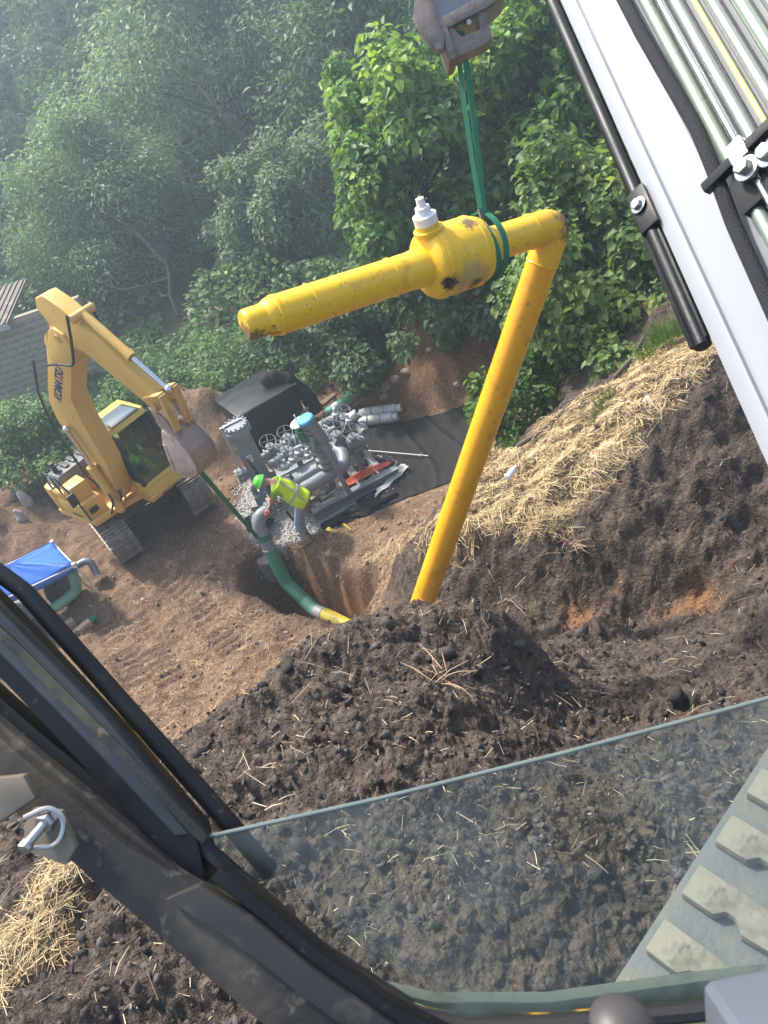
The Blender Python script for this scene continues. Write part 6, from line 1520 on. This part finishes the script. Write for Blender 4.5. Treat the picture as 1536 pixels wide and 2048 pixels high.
# ------------------------------------------------------------------ canopy, stored pipes, building, odds and ends
BLUE = mat("blue_canopy", (.035, .155, .55), .5, var=.12, scale=4, bump=.25, bscale=9)
WHT = mat("white_frame", (.62, .62, .60), .45)
ct = thing("canopy", G(120, 1235, 0), "blue pop-up canopy on a white frame at the left edge", "canopy")
zc_ = 1.15
c1, c2, c3 = G(147, 1128, zc_), G(104, 1083, zc_ + .05), G(62, 1168, zc_)
cx_, cy_ = c3 - c1, c2 - c1
cx_ = cx_ * 2.1; pk = c1 + cx_ * .5 + cy_ * .5 + np.array([0, 0, .26])
cor = [c1, c1 + cy_, c1 + cx_ + cy_, c1 + cx_]
for k in range(4):
    a, b = cor[k], cor[(k + 1) % 4]; m = MB()
    def cp(u_, v_):
        e = lerp(a, b, u_); q = lerp(e, pk, v_); return q - np.array([0, 0, .06 * math.sin(math.pi * u_) * (1 - v_) - .008 * math.sin(23 * u_ + 6 * v_)])
    m.grid(cp, 16, 10); m.build("canopy_panel", BLUE, ct, ang=60, solid=.006)
    m = MB(); m.grid(lambda u_, v_: lerp(a, b, u_) - np.array([0, 0, .14 * v_ + .06 * math.sin(math.pi * u_)]), 12, 2); m.build("canopy_valance", BLUE, ct, solid=.006)
    m = MB(); m.cyl(a - np.array([0, 0, .05]), b - np.array([0, 0, .05]), .016, seg=8); m.build("frame_rail", WHT, ct)
    m = MB(); g_ = G(*((208, 1196), (150, 1150), (-200, 1330), (-60, 1420))[k], 0) if k == 0 else a * np.array([1, 1, 0]); g_[2] = hz(*g_[:2]); m.cyl(a, g_, .018, seg=8); m.build("frame_leg", WHT, ct)
    m = MB(); m.box(a - np.array([0, 0, .03]), (.07, .07, .1)); m.build("frame_corner", WHT, ct, bev=.01)
gp = thing("stored_pipe", G(90, 1235, 0), "bent mint green pipe lying under the blue canopy", "pipe")
zp = .30
m = MB(); m.tube(fillet([G(143, 1140, .95), G(155, 1180, zp + .1), G(110, 1215, zp), G(-60, 1300, zp)], .22, 8), .105, 20); m.build("pipe_barrel", PGREEN_L, gp)
m = MB(); m.ring(G(118, 1210, zp), G(110, 1215, zp) - G(-60, 1300, zp), .108, .012, 20, 5); m.build("pipe_band", GRL, gp)
t = thing("pipe_elbow", G(190, 1150, 0), "grey flanged pipe elbow standing right of the canopy corner", "pipe")
m = MB(); m.tube(fillet([G(152, 1132, .42), G(178, 1118, .46), G(196, 1152, .12)], .2, 8), .075, 18); m.build("elbow_body", GRY, t)
m = MB(); e_ = G(197, 1153, .12); d_ = G(178, 1118, .46) - e_; d_ /= np.linalg.norm(d_); m.cyl(e_, e_ + d_ * .03, .125, seg=18); m.build("elbow_flange", GRL, t, bev=.004)
t = thing("tyre", G(128, 1190, 0), "black tyre standing under the canopy beside the mint pipe", "tyre")
tc_ = G(126, 1172, .42); tn = np.array([.85, -.5, .1]); m = MB(); m.ring(tc_, tn, .30, .115, 32, 12); m.build("tyre_tread", RUBBER, t)
m = MB(); tn_ = tn / np.linalg.norm(tn); m.cyl(tc_ - tn_ * .06, tc_ + tn_ * .05, .21, seg=24); m.build("rim", KUN, t)
t = thing("fence_wire_roll", G(30, 1240, 0), "roll of galvanised chain-link mesh under the canopy's left side", "wire roll")
ra_, rb_ = G(20, 1208, .3), G(62, 1250, .3); rd2 = (rb_ - ra_) / np.linalg.norm(rb_ - ra_); _, qx_, qy_ = frame_of(rd2); RL = np.linalg.norm(rb_ - ra_) * 1.25
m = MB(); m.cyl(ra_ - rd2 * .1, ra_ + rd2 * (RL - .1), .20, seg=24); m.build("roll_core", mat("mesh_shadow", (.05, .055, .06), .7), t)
for k in range(22):
    for sg in (-1, 1):
        m = MB(); m.tube([ra_ + rd2 * (RL * q - .1) + (qx_ * math.cos(k * 2 * math.pi / 22 + sg * q * 3.0) + qy_ * math.sin(k * 2 * math.pi / 22 + sg * q * 3.0)) * .212 for q in np.linspace(0, 1, 9)], .008, 5); m.build("mesh_wire", WIRE, t)
WOOD = mat("fresh_timber", (.44, .31, .20), .8, var=.2, scale=6, bump=.2, bscale=30)
for k, (pa, rz_, sz, lab) in enumerate((((141, 1246), .5, (.16, .14, .12), "small pale timber block nearest the grab bar, left of its neighbours"), ((153, 1258), .6, (.30, .09, .09), "middle of the pale timber offcuts by the green rag"), ((170, 1254), .6, (.28, .13, .12), "pale timber block right beside the green rag"))):
    c = G(*pa, .06); c[2] = hz(*c[:2]); t = thing("timber_block", c, lab, "timber", "timber offcuts by the canopy"); m = MB(); R = np.array([[math.cos(rz_), -math.sin(rz_), 0], [math.sin(rz_), math.cos(rz_), 0], [0, 0, 1]]); m.box(c + np.array([0, 0, sz[2] / 2]), sz, R); m.build("block", WOOD, t, bev=.006)
c = G(176, 1241, .05); t = thing("green_rag", (c[0], c[1], hz(*c[:2])), "crumpled green rag on the soil beside the timber offcuts", "rag")
m = MB(); m.grid(lambda u_, v_: np.array([c[0] + .15 * math.sin(math.pi * v_) * math.cos(6.283 * u_) * (1 + .3 * math.sin(19 * u_)), c[1] + .12 * math.sin(math.pi * v_) * math.sin(6.283 * u_) * (1 + .3 * math.sin(13 * u_)), hz(*c[:2]) + .05 + .06 * math.cos(math.pi * v_) * (1 + .4 * math.sin(25 * u_))]), 30, 8); m.build("cloth", mat("green_cloth", (.01, .20, .10), .8, bump=.4), t)
# block building
BRK = mat("block_wall", (.38, .32, .225), .9, var=.18, scale=1.2, dirt=[((.10, .095, .08), .52, .68, .7), ((.22, .21, .17), .5, .7, 2.5)], bump=.3, bscale=20)
MORT = mat("mortar", (.30, .26, .19), .95, var=.2, scale=2)
ROOF = mat("rusted_roof", (.095, .08, .075), .6, .3, var=.25, scale=2, dirt=[((.24, .16, .12), .55, .7, 3)])
w0_ = G(-260, 905, 0); w1_ = G(262, 715, 0)
w1_ = G(240, 745, 0); 
wd_ = w1_ - w0_; Lw = np.linalg.norm(wd_); wd_ /= Lw; wn2 = np.cross(wd_, [0, 0, 1.0]); wn2 = wn2 if wn2[1] < 0 else -wn2
bl = thing("block_building", (w0_ + w1_) / 2, "concrete block building with brown metal roof behind the far excavator", "building")
Hw0, Hw1 = 2.55, 2.55
m = MB(); m.prism([w0_ - np.array([0, 0, .4]), w1_ - np.array([0, 0, .4]), w1_ + np.array([0, 0, Hw1]), w0_ + np.array([0, 0, Hw0])], -wn2 * .22); wall = m.build("wall", MORT, bl, sm=False)
bw, bh = .40, .20
blk = None; cnt = 0
for j in range(12):
    for i in range(int(Lw / bw)):
        s_ = (i + (.5 if j % 2 else 0)) * bw + bw / 2
        if s_ + bw / 2 > Lw or cnt >= 300: continue
        q = w0_ + wd_ * s_ + np.array([0, 0, .1 + j * bh + .1]); pxx = q - CC
        dep = pxx @ CF; ix = 768 + FPX * (pxx @ ax) / dep
        if ix < -25 or ix > 250: continue
        if blk is None:
            mb = MB(); mb.box((0, 0, 0), (bw - .016, .05, bh - .016)); blk = mb.build("block", BRK, wall, bev=.006, local=True); o = blk
        else: o = blk.copy(); COL.objects.link(o); o.parent = wall
        o.location = V3(q - np.array(bl.location) + wn2 * (.006 + .006 * random.random())); o.rotation_euler = (0, 0, math.atan2(wd_[1], wd_[0])); cnt += 1
re0, re1 = w0_ + np.array([0, 0, Hw0]) + wn2 * .35, w1_ - wd_ * 2.1 + np.array([0, 0, Hw1]) + wn2 * .35
up_r = -wn2 * 2.8 + np.array([0, 0, .30])
nrib = 34
m = MB(); m.prism([re0, re1, re1 + up_r, re0 + up_r], (0, 0, .05)); rf2 = m.build("roof", ROOF, bl, sm=False)
for k in range(nrib):
    m = MB(); a = lerp(re0, re1, (k + .5) / nrib) + np.array([0, 0, .065]); m.beam(a, a + up_r, .05, .04); m.build("roof_rib", ROOF, rf2)
m = MB(); m.beam(re0 - np.array([0, 0, .06]), re1 - np.array([0, 0, .06]), .06, .16); m.build("fascia", mat("fascia_pale", (.42, .42, .40), .6), rf2)
# overhead cable
cb = thing("overhead_cable", P(0, 118, 26), "thin pale overhead cable crossing the top left corner", "cable")
m = MB(); p0_, p1_ = P(-300, 215, 26), P(75, 90, 31); m.tube([lerp(p0_, p1_, t) - np.array([0, 0, .25 * math.sin(math.pi * t)]) for t in np.linspace(0, 1, 10)], .022, 6); m.build("cable_strand", mat("cable_grey", (.45, .46, .48), .5), cb)
# rocks, rubble and logs
ROCK = mat("pale_rock", (.42, .34, .27), .9, var=.25, scale=4, bump=.5, bscale=12)
CONC = mat("broken_concrete", (.40, .37, .35), .9, var=.2, scale=4, bump=.4)
def rock(px_, size, mt, name, label, cat, grp, flat=(1, .8, .6), z=None):
    c = hit(px_[0], px_[1], 5); zz = c[2] if z is None else z
    bmm = bmesh.new(); bmesh.ops.create_icosphere(bmm, subdivisions=2, radius=size)
    a = rng.random() * 6.28; ca, sa = math.cos(a), math.sin(a)
    for v in bmm.verts:
        q = np.array(v.co) * np.array(flat); k = 1 + .28 * (vnoise(q[0] / size * 1.6 + 9 * a, q[1] / size * 1.6 + q[2] / size * 2.1) - .5) * 2
        q = q * k; v.co = (q[0] * ca - q[1] * sa, q[0] * sa + q[1] * ca, q[2])
    me = bpy.data.meshes.new(name); bmm.to_mesh(me); bmm.free(); me.materials.append(mt)
    o = bpy.data.objects.new(name, me); COL.objects.link(o); o.location = (c[0], c[1], zz + size * flat[2] * .35); return tag(o, label, cat, grp)
for k, (q, s_, lab) in enumerate((((395, 632, 27.0), .42, "leftmost pale rock in the clearing under the trees"), ((420, 648, 26.5), .5, "largest pale rock in the clearing right of the locust trunk"), ((440, 628, 27.5), .36, "rightmost pale rock in the clearing under the trees"))):
    rock(q, s_, ROCK, "boulder", lab, "rock", "rocks in the clearing")
for q, s_, lab in (((58, 1010, .4), .26, "pale broken slab standing in the spoil left of the far excavator"), ((46, 1040, .3), .20, "grey concrete lump below the pale slab left of the far excavator"), ((30, 990, .5), .13, "small rubble piece at the left edge of the spoil")):
    rock(q, s_, CONC, "rubble", lab, "rubble", "rubble in the left spoil", (.5, .5, 1.2))
for q, s_, lab in (((775, 775, 1.0), .17, "pale stone at the left foot of the red-brown heap"), ((790, 760, 1.2), .14, "pale stone above its neighbour on the heap's left flank"), ((812, 745, 1.6), .12, "pale stone halfway up the red-brown heap"), ((770, 795, .3), .13, "pale stone just above the wrapped rolls"), ((860, 700, 2.2), .10, "pale stone near the top of the red-brown heap"), ((915, 770, 1.3), .10, "pale stone low on the heap beside the yellow pipe"), ((457, 770, 1.9), .10, "pale stone on top of the brown spoil heap")):
    rock(q, s_, ROCK, "stone", lab, "stone", "stones on the spoil heaps")
LOG = mat("log_bark", (.13, .095, .075), .9, var=.35, scale=8, bump=.6, bscale=30)
def log(pts, r, label, nm="branch"):
    q = [P(*p_) for p_ in pts]
    for a in q: a[2] = hz(a[0], a[1]) + r * .8
    t = thing(nm, q[0], label, "branch", "branches on the straw bank"); m = MB(); m.tube(fillet(q, .15, 4), list(np.linspace(r, r * .6, len(fillet(q, .15, 4)))), 9); m.build("wood", LOG, t)
log([(1038, 918, 9.9), (1085, 892, 9.9), (1135, 838, 10.0)], .035, "dark branch lying on the straw at its left upper edge")
log([(1228, 762, 9.9), (1262, 730, 9.9), (1290, 690, 10)], .028, "thin branch at the shrub's foot above the straw")
log([(1195, 905, 8.9), (1235, 880, 8.9), (1258, 862, 8.9)], .03, "short dark stick in the middle of the straw bank")
t_c = P(1022, 1000, 9.3); t_c[2] = hz(*t_c[:2]) + .05
t = thing("plastic_bottle", t_c, "small clear plastic bottle lying in the straw right of the pipe", "bottle"); m = MB(); m.lathe(t_c, (.5, .4, .05), [(0, .02), (.01, .045), (.17, .045), (.21, .02), (.24, .02), (.245, .004)], 14); m.build("bottle_shell", mat("clear_plastic", (.55, .57, .6), .2), t)
t_c = P(1292, 884, 8.6); t_c[2] = hz(*t_c[:2]) + .04
t = thing("paper_scrap", t_c, "pink-white paper scrap in the straw near the dark bank", "scrap"); m = MB(); m.grid(lambda u_, v_: t_c + np.array([.1 * u_, .09 * v_, .03 * math.sin(5 * u_ + 4 * v_)]), 6, 6); m.build("paper", mat("pink_paper", (.62, .45, .40), .8), t)
t_c = G(281, 1481, .9); t_c[2] = hz(*t_c[:2]) + .12
t = thing("marker_tape", t_c, "bright yellow tape scrap seen between grab bar and cab pillar", "tape"); m = MB(); m.grid(lambda u_, v_: t_c + np.array([.22 * (u_ - .5), .10 * (v_ - .5), .05 * math.sin(4 * u_) + .02 * v_]), 8, 4); m.build("tape_strip", mat("tape_yellow", (.78, .66, .03), .5), t)
# straw tufts with length on the mound
for px_, n_, lab in (((890, 1370, 4.7), 60, "clump of pale dead grass on the near side of the dark mound"), ((1135, 1060, 8.1), 60, "tuft of straw stuck in the dark cut face"), ((1010, 1195, 8.6), 60, "straw tuft at the foot of the cut face right of the pipe")):
    c = P(*px_); t = thing("dead_grass_clump", (c[0], c[1], hz(*c[:2])), lab, "grass", "dead grass clumps")
    for k in range(n_ // 3):
        m = MB(); b = np.array([c[0] + rng.normal() * .05, c[1] + rng.normal() * .05, 0]); b[2] = hz(b[0], b[1]); d = unit(rng.normal(size=3) * np.array([1, 1, .5]) + np.array([0, -.2, .5])) * rng.uniform(.1, .3); m.tube([b, b + d * .5 + np.array([0, 0, .01]), b + d - np.array([0, 0, .03])], [.004, .0035, .0015], 5); m.build("stalk", WOOD, t)
# ------------------------------------------------------------------ the hazy air
hz_ = MB(); hz_.box((0, 55, 12), (190, 150, 40))
haze = hz_.build("haze", None, sm=False); tag(haze, "thin bluish summer haze over the valley", "haze", kind="stuff")
hm = bpy.data.materials.new("haze_air"); hm.use_nodes = True; hn = hm.node_tree; hn.nodes.clear()
ho = hn.nodes.new("ShaderNodeOutputMaterial"); hv = hn.nodes.new("ShaderNodeVolumePrincipled")
hv.inputs["Color"].default_value = (.70, .86, 1.0, 1); hv.inputs["Density"].default_value = .0052; hv.inputs["Anisotropy"].default_value = .55
hn.links.new(hv.outputs[0], ho.inputs["Volume"]); haze.data.materials.append(hm)
